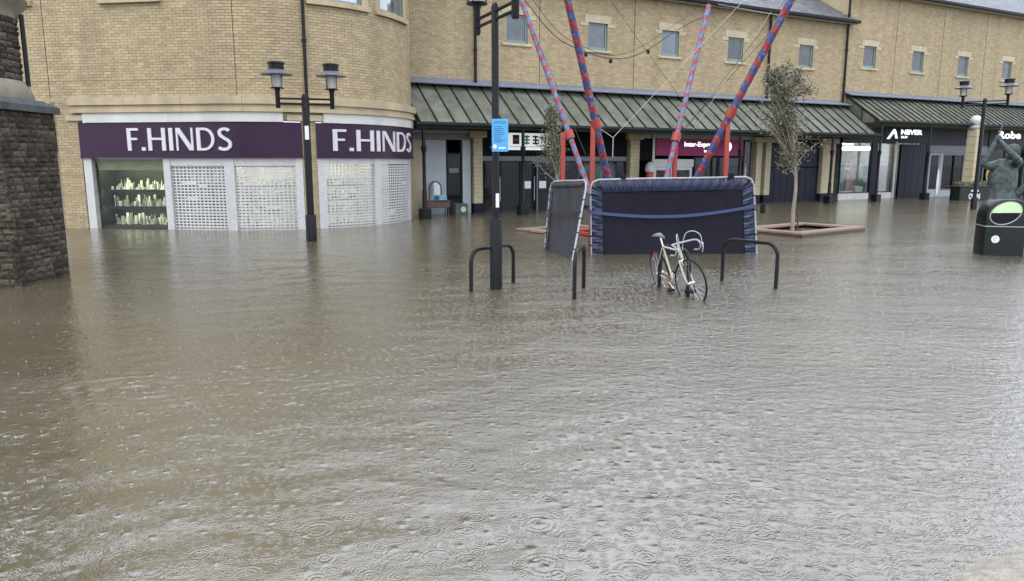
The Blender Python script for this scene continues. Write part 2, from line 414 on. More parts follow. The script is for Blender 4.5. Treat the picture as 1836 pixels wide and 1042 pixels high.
def text_mesh(body, size, bold=0.0, extrude=0.004):
    cu = bpy.data.curves.new('lettering', 'FONT'); cu.body = body; cu.size = size; cu.offset = bold; cu.extrude = extrude
    cu.align_x = 'LEFT'; cu.resolution_u = 3
    o = bpy.data.objects.new('lettering', cu); C.objects.link(o)
    dg = bpy.context.evaluated_depsgraph_get()
    me = bpy.data.meshes.new_from_object(o.evaluated_get(dg)); bpy.data.objects.remove(o); bpy.data.curves.remove(cu)
    return me
def put_text(name, body, parent, mat, x, y, z, width, height, bold=.0, extrude=.004, mirror=False):
    """flat lettering standing on the local xz plane, fitted to width x height"""
    me = text_mesh(body, 1.0, bold, extrude)
    co = np.empty(len(me.vertices)*3); me.vertices.foreach_get('co', co); co = co.reshape(-1, 3)
    mn, mx = co.min(0), co.max(0)
    co[:, 0] = (co[:, 0]-mn[0])/(mx[0]-mn[0])*width; co[:, 1] = (co[:, 1]-mn[1])/(mx[1]-mn[1])*height
    out = np.stack([co[:, 0]+x, -co[:, 2]+y, co[:, 1]+z], 1)
    me.vertices.foreach_set('co', out.ravel()); me.materials.clear(); me.materials.append(M[mat]); me.name = name; me.update()
    return link(name, me, parent)

# ------------------------------------------------------------------ ground, flood water, dry kerb
g = MB().box(-400, 400, -200, 600, GROUND-0.3, GROUND).build('ground', 'paving', kind='structure')

def build_water():
    ys = [2.3]
    while ys[-1] < 42: ys.append(ys[-1]*1.0052 + .002)
    ys = [-200, -40, -8, -1, .8, 1.6] + ys + [50, 80, 200, 580]
    xs = [0.0]
    while xs[-1] < 26: xs.append(xs[-1] + (.030 if xs[-1] < 6 else .030*(xs[-1]/6)))
    xs = [-v for v in reversed(xs[1:])] + xs
    xs = [-390, -150, -60] + xs + [60, 150, 390]
    X, Y = np.meshgrid(np.array(xs), np.array(ys)); nx, ny = len(xs), len(ys)
    rng = np.random.default_rng(3)
    Z = np.zeros_like(X)
    env = 0.55 + 0.45*np.sin(X*.5 + Y*.33 + .7)*np.sin(Y*.42 - X*.21)
    left = 1/(1 + np.exp((X + .4 - .12*Y)*1.3))              # livelier current along the shop side
    for i in range(46):
        lam = .14*2**rng.uniform(0, 3.0); a = PI/2 + .22 + rng.normal()*.42
        k = 2*PI/lam; ph = rng.uniform(0, 2*PI)
        wob = .5*np.sin(X*rng.uniform(.4, 1.1) + rng.uniform(0, 6)) + .5*np.sin(Y*rng.uniform(.4, 1.1) + rng.uniform(0, 6))
        Z += np.sin(k*(X*math.cos(a) + Y*math.sin(a)) + ph + wob)*lam*.0009*(.5 + env)*(.26 + .85*left)
    # a boil of water pushing up from a drain on the shop side
    for cx, cy, r0, am in ((-3.05, 5.9, .55, .0045), (-1.9, 6.3, .5, .003), (3.6, 12.4, .6, .006)):
        rr = np.sqrt((X-cx)**2*.35 + (Y-cy)**2); gss = np.exp(-(rr/r0)**2)
        Z += am*gss*(np.sin(rr*46 + X*3) + .8*np.sin(X*31 + Y*23) + .6*np.sin(X*17 - Y*41))
    # a few big raindrop rings near the viewer
    for i in range(16):
        yy = 2.6 + 5*rng.random()**1.5; cx = rng.uniform(-.75, .75)*yy; r0 = rng.uniform(.03, .17)
        rr = np.sqrt((X-cx)**2 + (Y-yy)**2); mk = rr < r0 + .12
        x = rr[mk]-r0; Z[mk] += .0020*(1 - r0*3.2)*np.cos(2*PI*x/.042)*np.exp(-(x/.045)**2)
    Z *= np.clip((26 - np.abs(X))/3, 0, 1)*np.clip((42 - Y)/4, 0, 1)*np.clip((Y - 1.6)/.7, 0, 1)
    co = np.stack([X, Y, Z], -1).reshape(-1, 3)
    i, j = np.meshgrid(np.arange(nx-1), np.arange(ny-1)); a = (j*nx + i).ravel()
    q = np.stack([a, a+1, a+1+nx, a+nx], 1)
    me = bpy.data.meshes.new('water')
    me.vertices.add(len(co)); me.vertices.foreach_set('co', co.ravel())
    me.loops.add(q.size); me.loops.foreach_set('vertex_index', q.ravel())
    me.polygons.add(len(q)); me.polygons.foreach_set('loop_start', np.arange(0, q.size, 4)); me.polygons.foreach_set('loop_total', np.full(len(q), 4))
    me.polygons.foreach_set('use_smooth', np.ones(len(q), bool))
    me.materials.append(M['flood_water']); me.update(); me.validate()
    link('water', me, kind='structure')
build_water()

# pavement corner that stays just out of the flood, bottom right
def build_pavement():
    rng = random.Random(5)
    d = Vector((.847, .532, 0)); nrm = Vector((.532, -.847, 0)); o = Vector((2.0, 3.0, 0))
    vs, fs = [], []
    nu, nv = 60, 26
    for j in range(nv):
        t = -0.14 + j*.09 if j < 16 else 1.3 + (j-16)*.5
        for i in range(nu):
            u = -2.4 + i*.13
            p = o + d*u + nrm*t
            h = min(.045, (t + .06)*.28) + .006*math.sin(u*9 + t*5) + .005*math.sin(u*23 - t*17) + rng.uniform(-.003, .003)
            vs.append((p.x, p.y, h))
    for j in range(nv-1):
        for i in range(nu-1): fs.append((j*nu+i, j*nu+i+1, (j+1)*nu+i+1, (j+1)*nu+i))
    b = MB(); b.add(vs, fs); o2 = b.build('pavement', 'kerb_stone', smooth=True, kind='structure')
build_pavement()

# ------------------------------------------------------------------ masonry helpers
def wall_sheet(mb, pt, u0, u1, z0, z1, holes, step=0.6, off=-0.010, reveal=0.16):
    us = sorted({u0, u1, *[h[0] for h in holes], *[h[1] for h in holes]}); us = [u for u in us if u0 <= u <= u1]
    zs = sorted({z0, z1, *[h[2] for h in holes], *[h[3] for h in holes]}); zs = [z for z in zs if z0 <= z <= z1]
    uu = []
    for a, b in zip(us, us[1:]):
        n = max(1, math.ceil((b-a)/step)); uu += [a + (b-a)*i/n for i in range(n)]
    uu.append(us[-1])
    for a, b in zip(uu, uu[1:]):
        for c, d in zip(zs, zs[1:]):
            um, zm = (a+b)/2, (c+d)/2
            if any(h[0] < um < h[1] and h[2] < zm < h[3] for h in holes): continue
            mb.add([pt(a,off,c), pt(b,off,c), pt(b,off,d), pt(a,off,d)], [(0,1,2,3)])
    for h in holes:
        a, b, c, d = h[:4]
        for q in ([(a,c),(a,d)], [(b,c),(b,d)], [(a,c),(b,c)], [(a,d),(b,d)]):
            (ua, za), (ub, zb) = q
            mb.add([pt(ua,off,za), pt(ub,off,zb), pt(ub,off-reveal,zb), pt(ua,off-reveal,za)], [(0,1,2,3)])
    return mb
BL, BH, BJ = 0.225, 0.075, 0.010
def brick_list(u0, u1, z0, z1, holes, seed=1):
    """(u0, u1, z0, z1, whole) of every brick of a stretcher-bond wall"""
    out = []; k = 0; z = z0
    while z < z1 - .02:
        zt = min(z + BH - BJ, z1)
        u = u0 - (BL/2 if k % 2 else 0)
        while u < u1:
            a, b = max(u, u0), min(u + BL - BJ, u1)
            u += BL
            if b - a < .03: continue
            spans = [(a, b)]
            for h in holes:
                if h[2] < zt - .005 and h[3] > z + .005:
                    ns = []
                    for p, q in spans:
                        if h[1] <= p or h[0] >= q: ns.append((p, q)); continue
                        if h[0] - p > .03: ns.append((p, h[0]))
                        if q - h[1] > .03: ns.append((h[1], q))
                    spans = ns
            for p, q in spans: out.append((p, q, z, zt, abs((q-p) - (BL-BJ)) < 1e-6 and abs(zt-z-(BH-BJ)) < 1e-6))
        z += BH; k += 1
    return out
def bricks_mesh(mb, pt, bl, rng, depth=0.03):
    for a, b, c, d, w in bl:
        j = rng.uniform(-.0025, .0025)
        mb.add([pt(a,j,c),pt(b,j,c),pt(b,j,d),pt(a,j,d),pt(a,-depth,c),pt(b,-depth,c),pt(b,-depth,d),pt(a,-depth,d)],
               [(0,1,2,3),(0,4,5,1),(1,5,6,2),(2,6,7,3),(3,7,4,0)])
def ribbon(mb, pt, u0, u1, o0, o1, z0, z1, step=0.3):
    """a box bent along a wall line: off o0 (back) to o1 (front)"""
    n = max(1, math.ceil((u1-u0)/step)); vs, fs = [], []
    for i in range(n+1):
        u = u0 + (u1-u0)*i/n
        vs += [pt(u,o0,z0), pt(u,o1,z0), pt(u,o1,z1), pt(u,o0,z1)]
    for i in range(n):
        for k in range(4): fs.append((i*4+k, i*4+(k+1) % 4, i*4+4+(k+1) % 4, i*4+4+k))
    fs += [(0,1,2,3), (n*4+3, n*4+2, n*4+1, n*4)]
    return mb.add(vs, fs)

# ------------------------------------------------------------------ corner building with the jeweller's shop
DC = (-7.404, 24.325); DR = 4.139; DA = 0.153
def dpt(u, off, z):
    """corner building: u runs along the straight wall (u<0) and round the drum (u>0); local to the drum centre"""
    if u < 0:
        t = -DA; x = DR*math.sin(t) + math.cos(DA)*u; y = -DR*math.cos(t) - math.sin(DA)*u
    else:
        t = -DA + u/DR; x = DR*math.sin(t); y = -DR*math.cos(t)
    return (x + math.sin(t)*off, y - math.cos(t)*off, z)
def dang(u): return -DA + (max(u, 0)/DR)
U0, U1, TOP = -14.0, 8.2, 11.6
corner = thing('corner_building', 'rounded buff brick corner building with white shuttered jeweller shop at street level', 'building', (DC[0], DC[1], 0))
HOLES = [(-3.93, 2.37, GROUND, 2.92), (2.75, 7.05, GROUND, 2.92), (-7.6, -4.66, GROUND, 2.97),
         (-2.75, -1.4, 6.12, 7.7), (2.85, 4.30, 6.12, 7.7), (5.02, 6.45, 6.12, 7.7), (-6.6, -5.2, 6.12, 7.7)]
wall_sheet(MB(), dpt, U0, U1, GROUND, TOP, HOLES, .35).build('wall', 'mortar', corner)
bl = brick_list(-9.0, 7.6, -.1, 7.4, HOLES)
rngb = random.Random(11)
def camdist(b):
    p = dpt((b[0]+b[1])/2, 0, b[2]); return (p[0]+DC[0])**2 + (p[1]+DC[1])**2 + (b[2]-1.85)**2
whole = sorted([b for b in bl if b[4] and b[2] > 3.6], key=camdist)[:300]
ws = set(whole)
mb = MB(); bricks_mesh(mb, dpt, [b for b in bl if b not in ws], rngb); mb.build('brick_courses', 'brick', corner, kind='stuff')
hb = (BL-BJ)/2; bme = MB().box(-hb, hb, 0, .03, 0, BH-BJ).mesh('brick', 'brick')
for b in whole:
    um = (b[0]+b[1])/2; p = dpt(um, rngb.uniform(-.0025, .0025), b[2]); link('brick', bme, corner, p, dang(um))
mb = MB(); bl2 = brick_list(-9.0, 7.6, 7.4, TOP, HOLES); bricks_mesh(mb, dpt, bl2, rngb); mb.build('brick_courses', 'brick', corner, kind='stuff')
# roof slab out of frame, seen only as a reflection
poly = [dpt(u, .35, 0)[:2] for u in np.linspace(U0, U1, 50)] + [(-2.5, 9), (-20, 9)]
MB().prism(poly, TOP, TOP+.35).build('roof_edge', 'lead', corner)
pr = [dpt(u, -.4, 0)[:2] for u in np.linspace(U0, U1, 50)] + [(-3, 8.6), (-19.6, 8.6)]
b = MB(); nP = len(pr); cxx = sum(p[0] for p in pr)/nP; cyy = sum(p[1] for p in pr)/nP
b.add([(x, y, TOP+.35) for x, y in pr] + [(cxx, cyy+1, TOP+3.0)], [(i, (i+1) % nP, nP) for i in range(nP)]); b.build('roof', 'slate', corner)
# movement joints
for u in (-4.72, .75):
    ribbon(MB(), dpt, u-.007, u+.007, -.01, .006, 3.6, 7.4, .1).build('movement_joint', 'dark_mark', corner)
ribbon(MB(), dpt, -9, 2.3, -.01, .005, 4.005, 4.018).build('movement_joint', 'mortar', corner)
# stone cornice: upper band, roll and drip, in lengths
def cornice(u0, u1, zt):
    n = max(1, round((u1-u0)/1.6))
    for i in range(n):
        a, b = u0 + (u1-u0)*i/n + .004, u0 + (u1-u0)*(i+1)/n - .004
        m = MB(); ribbon(m, dpt, a, b, -.05, .16, zt-.20, zt); ribbon(m, dpt, a, b, -.05, .10, zt-.31, zt-.2005); ribbon(m, dpt, a, b, -.05, .135, zt-.40, zt-.3105)
        m.build('cornice_stone', 'stone_band', corner)
cornice(-4.10, 7.6, 3.56); cornice(-9.0, -4.64, 3.46)
ribbon(MB(), dpt, -4.28, -3.55, -.05, .06, 2.96, 3.10).build('corbel_stone', 'stone_pale', corner)
ribbon(MB(), dpt, 2.0, 2.95, -.05, .05, 2.94, 3.10).build('corbel_stone', 'stone_pale', corner)
# white lining strip above each fascia
ribbon(MB(), dpt, -3.75, 1.9, -.1, .08, 2.90, 3.155).build('white_strip', 'white_paint', corner)
ribbon(MB(), dpt, 2.96, 7.4, -.1, .08, 2.90, 3.155).build('white_strip', 'white_paint', corner)
ribbon(MB(), dpt, -8, -4.66, -.1, .08, 2.95, 3.05).build('white_strip', 'white_paint', corner)
# neighbour bay left of the pier, mostly behind the stone tower
ribbon(MB(), dpt, -7.6, -4.66, -.1, .06, 2.1, 2.95).build('fascia_board', 'dark_green', corner)
ribbon(MB(), dpt, -4.78, -4.66, -.1, .05, GROUND, 2.1).build('shop_frame', 'white_paint', corner)
ribbon(MB(), dpt, -7.6, -4.78, -.35, -.3, GROUND, 2.1).build('window_back', 'mid_inside', corner)
# upper windows
for i, (a, b2) in enumerate(((-2.75, -1.4), (2.85, 4.30), (5.02, 6.45), (-6.6, -5.2))):
    m = MB(); f = .07
    ribbon(m, dpt, a, a+f, -.12, -.05, 6.12, 7.7); ribbon(m, dpt, b2-f, b2, -.12, -.05, 6.12, 7.7)
    ribbon(m, dpt, a+f, b2-f, -.12, -.05, 6.12, 6.12+f); ribbon(m, dpt, a+f, b2-f, -.12, -.05, 7.7-f, 7.7)
    w = m.build('window', 'teal_frame', corner)
    ribbon(MB(), dpt, a+f, b2-f, -.10, -.09, 6.12+f, 7.7-f, .25).build('pane', 'glass_drum', w)
    ribbon(MB(), dpt, a, b2, -.5, -.45, 6.1, 7.7).build('blind', 'pale_panel', w)
    ribbon(MB(), dpt, a-.22, b2+.22, -.12, .11, 5.98, 6.117).build('sill', 'stone_band', w)
    ribbon(MB(), dpt, a-.22, a-.003, -.05, .02, 6.12, 7.8).build('jamb_stone', 'stone_band', w)
    ribbon(MB(), dpt, b2+.003, b2+.22, -.05, .02, 6.12, 7.8).build('jamb_stone', 'stone_band', w)
# rainwater pipe on the drum
p0 = dpt(2.53, .09, 0)
pipe = MB().tube([(p0[0], p0[1], 3.6), (p0[0], p0[1], TOP)], .045, 10).build('downpipe', 'black_metal', corner, True)
for z in (5.0, 6.8): MB().tube([(p0[0], p0[1], z), (p0[0], p0[1], z+.07)], .066, 10).build('pipe_collar', 'black_metal', pipe)

# --- fascia signs with raised letters
LET = {  # strokes in a unit-high box: list of (points, width start, width end); width of letter
 'F': ([([(.07,0),(.07,1)], .15, .15), ([(.10,.945),(.46,.945)], .11, .11), ([(.10,.52),(.40,.52)], .10, .10)], .50),
 '.': ([([(.09,0),(.09,.155)], .155, .155)], .20),
 'H': ([([(.07,0),(.07,1)], .15, .15), ([(.63,0),(.63,1)], .15, .15), ([(.1,.52),(.6,.52)], .10, .10)], .72),
 'I': ([([(.08,0),(.08,1)], .155, .155)], .17),
 'N': ([([(.04,0),(.04,1)], .075, .075), ([(.075,.97),(.60,.03)], .165, .165), ([(.64,0),(.64,1)], .075, .075)], .70),
 'D': ([([(.07,0),(.07,1)], .15, .15), ([(.10,.945),(.30,.945)] + [(.30+.34*math.sin(t), .5+.445*math.cos(t)) for t in np.linspace(.15, PI-.15, 14)] + [(.30,.055),(.10,.055)], .11, .11)], .73),
 'S': ([([(.43,.86),(.36,.925),(.26,.945),(.15,.92),(.08,.84),(.075,.74),(.12,.64),(.22,.555),(.33,.48),(.425,.39),(.455,.28),(.43,.16),(.34,.075),(.22,.05),(.10,.075),(.03,.135)], .13, .13)], .52)}
def stroke_poly(pts, w):
    L, Rr = [], []
    for i, p in enumerate(pts):
        a = pts[max(i-1, 0)]; b = pts[min(i+1, len(pts)-1)]
        dx, dy = b[0]-a[0], b[1]-a[1]; l = math.hypot(dx, dy); nx, ny = -dy/l*w/2, dx/l*w/2
        L.append((p[0]+nx, p[1]+ny)); Rr.append((p[0]-nx, p[1]-ny))
    return L, Rr
def letters(parent, u0, u1, zb, h, text='F.HINDS'):
    gaps = {'F': .05, '.': .09, 'H': .12, 'I': .12, 'N': .12, 'D': .09, 'S': 0}
    tot = sum(LET[c][1] + gaps[c] for c in text); k = (u1-u0)/tot; x = 0
    for ci, ch in enumerate(text):
        st, w = LET[ch]; m = MB()
        for si, (pts, wa, wb) in enumerate(st):
            off = .018 + si*.003
            if len(pts) == 2:
                (ax, ay), (bx, by) = pts; pts = [(ax+(bx-ax)*t, ay+(by-ay)*t) for t in (0, .34, .67, 1)]
            L, Rr = stroke_poly(pts, wa); n = len(L); vs = []
            for (lx, ly), (rx, ry) in zip(L, Rr):
                for q in ((lx, ly), (rx, ry)):
                    vs.append(dpt(u0+(x+q[0])*k, off+.065, zb+q[1]*h))
            for (lx, ly), (rx, ry) in zip(L, Rr):
                for q in ((lx, ly), (rx, ry)): vs.append(dpt(u0+(x+q[0])*k, .050, zb+q[1]*h))
            fs = []
            for i in range(n-1):
                a = 2*i; fs += [(a, a+1, a+3, a+2), (a, a+2, a+2+2*n, a+2*n), (a+1, a+1+2*n, a+3+2*n, a+3)]
            fs += [(0, 2*n, 2*n+1, 1), (2*n-2, 2*n-1, 4*n-1, 4*n-2)]
            m.add(vs, fs)
        m.build('letter', 'letter_white', parent); x += w + gaps[ch]
for (a, b2, la, lb, h) in ((-3.928, 2.368, -2.45, .57, .60), (2.752, 7.3, 3.20, 6.75, .59)):
    fb = ribbon(MB(), dpt, a, b2, -.3, .05, 1.95, 2.895, .2).build('fascia_board', 'purple', corner)
    ribbon(MB(), dpt, a, b2, .0505, .075, 1.95, 2.01, .2).build('fascia_trim', 'purple', fb)
    letters(fb, la, lb, 2.145, h)

# --- shop bays: frames, shutters, window displays
SH0 = GROUND
def bay_frame(a, b2, mat='white_metal'):
    m = MB(); ribbon(m, dpt, a, b2, -.16, .0, SH0, 1.949); m.build('shop_frame', mat, corner)
bay_frame(-3.90, -3.66); bay_frame(-1.50, -1.30); bay_frame(.27, .55); bay_frame(2.16, 2.36)
bay_frame(2.76, 3.00); bay_frame(4.60, 4.84); bay_frame(6.75, 7.0)
ribbon(MB(), dpt, -1.30, 2.16, -.14, -.02, 1.74, 1.9485).build('shutter_box', 'white_metal', corner)
ribbon(MB(), dpt, 3.0, 6.75, -.14, -.02, 1.78, 1.9485).build('shutter_box', 'white_metal', corner)
def shutter(a, b2, seed):
    rr = random.Random(seed)
    root = ribbon(MB(), dpt, a, b2, -.075, -.055, SH0, SH0+.10).build('roller_shutter', 'white_metal', corner)
    pitch = .082
    m = MB(); ribbon(m, dpt, a, b2, -.072, -.058, 0, .044)
    n = max(1, round((b2-a)/.115))
    for i in range(n+1):
        u = a + (b2-a)*i/n; ribbon(m, dpt, max(a, u-.018), min(b2, u+.018), -.070, -.060, .044, pitch)
    me = m.mesh('slat', 'white_metal')
    z = SH0 + .10
    while z < 1.74: link('slat', me, root, (0, 0, z)); z += pitch
    # a few letter plates closing some links
    for k in range(3):
        u = a + rr.uniform(.1, .7)*(b2-a); zz = rr.uniform(.2, 1.4)
        ribbon(MB(), dpt, u, u+rr.uniform(.2, .5), -.058, -.054, zz, zz+.08).build('shutter_plate', 'white_metal', root)
shutter(-1.30, .27, 1); shutter(.55, 2.16, 2); shutter(3.0, 4.60, 3); shutter(4.84, 6.75, 4)
# glass and what stands behind it
for a, b2 in ((-3.66, -1.5), (-1.3, .27), (.55, 2.16), (3.0, 4.6), (4.84, 6.75)):
    ribbon(MB(), dpt, a, b2, -.135, -.125, SH0, 1.95, .3).build('pane', 'glass_clear', corner)
def display(a, b2, back, deep, shelves, seed, lamp, n_items, first=False):
    rr = random.Random(seed)
    root = ribbon(MB(), dpt, a-.1, b2+.1, -deep-.03, -deep, SH0, 1.95).build('window_back', back, corner)
    ribbon(MB(), dpt, a-.1, b2+.1, -deep, -.2, 1.90, 1.948).build('ceiling', 'cream_inside', root)
    ribbon(MB(), dpt, a-.1, b2+.1, -deep, -.2, SH0, .06).build('window_floor', 'shelf_dark' if first else 'cream_inside', root)
    for u in (a-.1, b2+.06): ribbon(MB(), dpt, u, u+.04, -deep, -.2, .0605, 1.8995).build('side_panel', back, root)
    for z in shelves:
        ribbon(MB(), dpt, a+.0, b2-.0, -deep+.001, -.38, z, z+.022).build('shelf', 'shelf_dark' if first else 'cream_inside', root)
        ribbon(MB(), dpt, a+.05, b2-.05, -.47, -.44, z-.024, z-.001).build('strip_light', lamp, root)
        ribbon(MB(), dpt, a, b2, -.3795, -.365, z-.045, z+.024).build('shelf_lip', 'shelf_dark' if first else 'cream_inside', root)
    ribbon(MB(), dpt, a+.05, b2-.05, -.46, -.30, 1.865, 1.899).build('strip_light', lamp, root)
    m = MB()
    for z in [.06] + list(shelves):
        zb = z + .023
        for k in range(n_items):
            u = rr.uniform(a+.12, b2-.18); o = rr.uniform(-deep+.08, -.44); w = rr.uniform(.02, .06); h = rr.uniform(.04, .34)**1.0*rr.choice((.4, .7, 1)) if first else rr.uniform(.03, .20)
            t = rr.random()
            if t < .5: ribbon(m, dpt, u, u+w, o-.02, o+rr.uniform(.01, .04), zb, zb+h, 9)
            elif t < .8:   # bust: a wedge
                p = [dpt(u-.0, o, zb), dpt(u+w*1.4, o, zb), dpt(u+w*1.4, o-.07, zb), dpt(u, o-.07, zb), dpt(u+w*.7, o-.06, zb+h)]
                m.add(p, [(0,1,4),(1,2,4),(2,3,4),(3,0,4)])
            else:
                q = dpt(u, o, 0); m.lathe([(w*.6, zb), (w*.2, zb+.02), (w*.2, zb+h*.6), (w*.7, zb+h)], 6, (q[0], q[1]))
    m.build('jewellery_stands', 'jewel_stand', root, kind='stuff')
display(-3.62, -1.54, 'shelf_dark', .95, (.58, 1.05), 1, 'display_lamp', 95, True)
display(-1.26, .23, 'mid_inside', .9, (.45, .85, 1.3), 2, 'shop_lamp_dim', 40)
display(.59, 2.12, 'cream_inside', .9, (.40, .80, 1.2), 3, 'shop_lamp', 60)
display(3.04, 4.56, 'cream_inside', .8, (.40, .80, 1.2), 4, 'shop_lamp', 60)
display(4.88, 6.60, 'cream_inside', .8, (.5, 1.0), 5, 'shop_lamp', 30)
# rolled-up shutter hood over the open window
ribbon(MB(), dpt, -3.62, -1.54, -.32, -.2, 1.62, 1.9).build('shutter_hood', 'shop_back', corner)

# ------------------------------------------------------------------ long arcade buildings (frame: x along the street, y back, origin on the canopy post line)
FA = (-2.8806, 24.2170, 0); FR = math.atan2(.47255, .88130)
WL = 2.0
def fpt(u, off, z): return (u, WL - off, z)
def fthing(name, label, cat, x, y, group=None, rz=0.0):
    c, s = math.cos(FR), math.sin(FR)
    return thing(name, label, cat, (FA[0]+c*x-s*y, FA[1]+s*x+c*y, 0), FR + rz, group)
def arcade_building(name, label, s0, s1, zb, eave, wins, wz, pipes, joints, side=None):
    root = fthing(name, label, 'building', 0, 0)
    holes = [(c-.45, c+.45, wz[0], wz[1]) for c in wins]
    wall_sheet(MB(), fpt, s0, s1, zb, eave, holes, 2.0).build('wall', 'mortar', root)
    rg = random.Random(int(s0*10)+3)
    m = MB(); bricks_mesh(m, fpt, brick_list(s0, s1, zb, eave, holes + [(c-.62, c+.62, wz[1], wz[1]+.28) for c in wins]), rg); m.build('brick_courses', 'brick', root, kind='stuff')
    for c in wins:
        f = .075; m = MB()
        m.box(c-.45, c-.45+f, WL+.06, WL+.12, *wz); m.box(c+.45-f, c+.45, WL+.06, WL+.12, *wz)
        m.box(c-.45+f, c+.45-f, WL+.06, WL+.12, wz[0], wz[0]+f*1.6); m.box(c-.45+f, c+.45-f, WL+.06, WL+.12, wz[1]-f, wz[1])
        w = m.build('window', 'teal_frame', root)
        MB().box(c-.45+f, c+.45-f, WL+.085, WL+.095, wz[0]+f*1.6, wz[1]-f).build('pane', 'glass_window', w)
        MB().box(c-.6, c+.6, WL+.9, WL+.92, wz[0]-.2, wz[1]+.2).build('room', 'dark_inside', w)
        MB().box(c-.62, c+.62, WL-.022, WL+.05, wz[1]+.003, wz[1]+.28).build('lintel', 'stone_pale', w)
        for sgn in (-1, 1):
            x0, x1 = sorted((c+sgn*.453, c+sgn*.80)); MB().box(x0, x1, WL-.016, WL+.05, wz[1]-.13, wz[1]-.002).build('lintel_block', 'stone_pale', w)
        MB().box(c-.62, c+.62, WL-.06, WL+.12, wz[0]-.09, wz[0]-.002).build('sill', 'stone_pale', w)
    for u, a, b2 in joints: MB().box(u-.01, u+.01, WL-.006, WL+.02, a, b2).build('movement_joint', 'dark_mark', root)
    for u, a, b2 in pipes:
        p = MB().tube([(u, WL-.10, a), (u, WL-.10, b2)], .055, 8).build('downpipe', 'black_metal', root, True)
        zz = a + .6
        while zz < b2: MB().tube([(u, WL-.10, zz), (u, WL-.10, zz+.07)], .075, 8).build('pipe_collar', 'black_metal', p); zz += 1.6
    # eaves: soffit board, gutter, slate slope
    MB().box(s0-.1, s1+.25, WL-.30, WL+.3, eave, eave+.06).build('soffit', 'white_paint', root)
    MB().box(s0-.1, s1+.25, WL-.335, WL-.3005, eave-.02, eave+.10).build('fascia_board', 'pale_panel', root)
    gx = MB()
    prof = [(-.35, .12), (-.37, .02), (-.43, -.01), (-.49, .03), (-.50, .13), (-.48, .13), (-.46, .05), (-.43, .02), (-.39, .05), (-.37, .12)]
    nP = len(prof); vs = [(s0-.12, WL+y, eave+z) for y, z in prof] + [(s1+.27, WL+y, eave+z) for y, z in prof]
    gx.add(vs, [(i, (i+1) % nP, (i+1) % nP+nP, i+nP) for i in range(nP)] + [tuple(range(nP)), tuple(range(2*nP-1, nP-1, -1))]); gx.build('gutter', 'black_metal', root)
    sl = .62; m = MB()
    m.add([(s0-.1, WL-.36, eave+.10), (s1+.25, WL-.36, eave+.10), (s1+.25, WL+6, eave+.10+6.36*sl), (s0-.1, WL+6, eave+.10+6.36*sl)], [(0,1,2,3)])
    rf = m.build('roof', 'slate', root)
    m = MB(); rg2 = random.Random(4)
    for r in range(16):
        y0 = WL-.40 + r*.20; zz = eave+.115 + (r*.20-.04)*sl
        u = s0-.1 + (.15 if r % 2 else 0)
        while u < s1+.2:
            j = rg2.uniform(0, .012); m.add([(u, y0, zz+j+.012), (u+.29, y0, zz+j+.012), (u+.29, y0+.28, zz+.28*sl), (u, y0+.28, zz+.28*sl), (u, y0, zz+j-.002), (u+.29, y0, zz+j-.002)], [(0,1,2,3),(4,5,1,0)]); u += .30
    m.build('slates', 'slate', rf, kind='stuff')
    # body behind
    MB().box(s0+.02, s1-.02, WL+3.4, WL+6, GROUND, eave+.05).build('rear_body', 'mortar', root)
    return root
bl1 = arcade_building('arcade_building', 'long two-storey buff brick building with five teal windows behind the trampoline rig', 0.2, 22.35, 3.1, 8.22,
    (4.54, 8.10, 11.68, 15.28, 19.63), (6.10, 7.10), [(2.82, .3, 8.2), (17.2, 4.6, 8.2)], [(5.5, 4.6, 8.2), (9.85, 4.6, 8.2)])
bl3 = arcade_building('taller_arcade_building', 'taller buff brick building with small teal windows beside the tall black drainpipe', 22.40, 46.0, 3.4, 9.72,
    (24.06, 27.8, 31.65, 35.75, 39.6), (6.34, 7.36), [(22.25, 3.2, 9.6)], [(25.95, 5.1, 9.7), (29.7, 5.1, 9.7), (33.5, 5.1, 9.7)])
# flank of the taller building above the lower roof
m = MB(); m.add([(22.399, WL, 8.0), (22.399, WL+6, 8.0), (22.399, WL+6, 13.5), (22.399, WL, 9.7)], [(0,1,2,3)]); m.build('flank_wall', 'brick', bl3)
o_ = MB().tube([(22.25, WL-.1, 9.55), (22.3, WL-.25, 9.65), (22.6, WL-.42, 9.74)], .05, 8).build('pipe_bend', 'black_metal', bl3, True)
MB().cbox(19.95, 20.08, WL-.05, WL, 4.95, 5.08, .01).build('wall_vent', 'grey_metal', bl1)

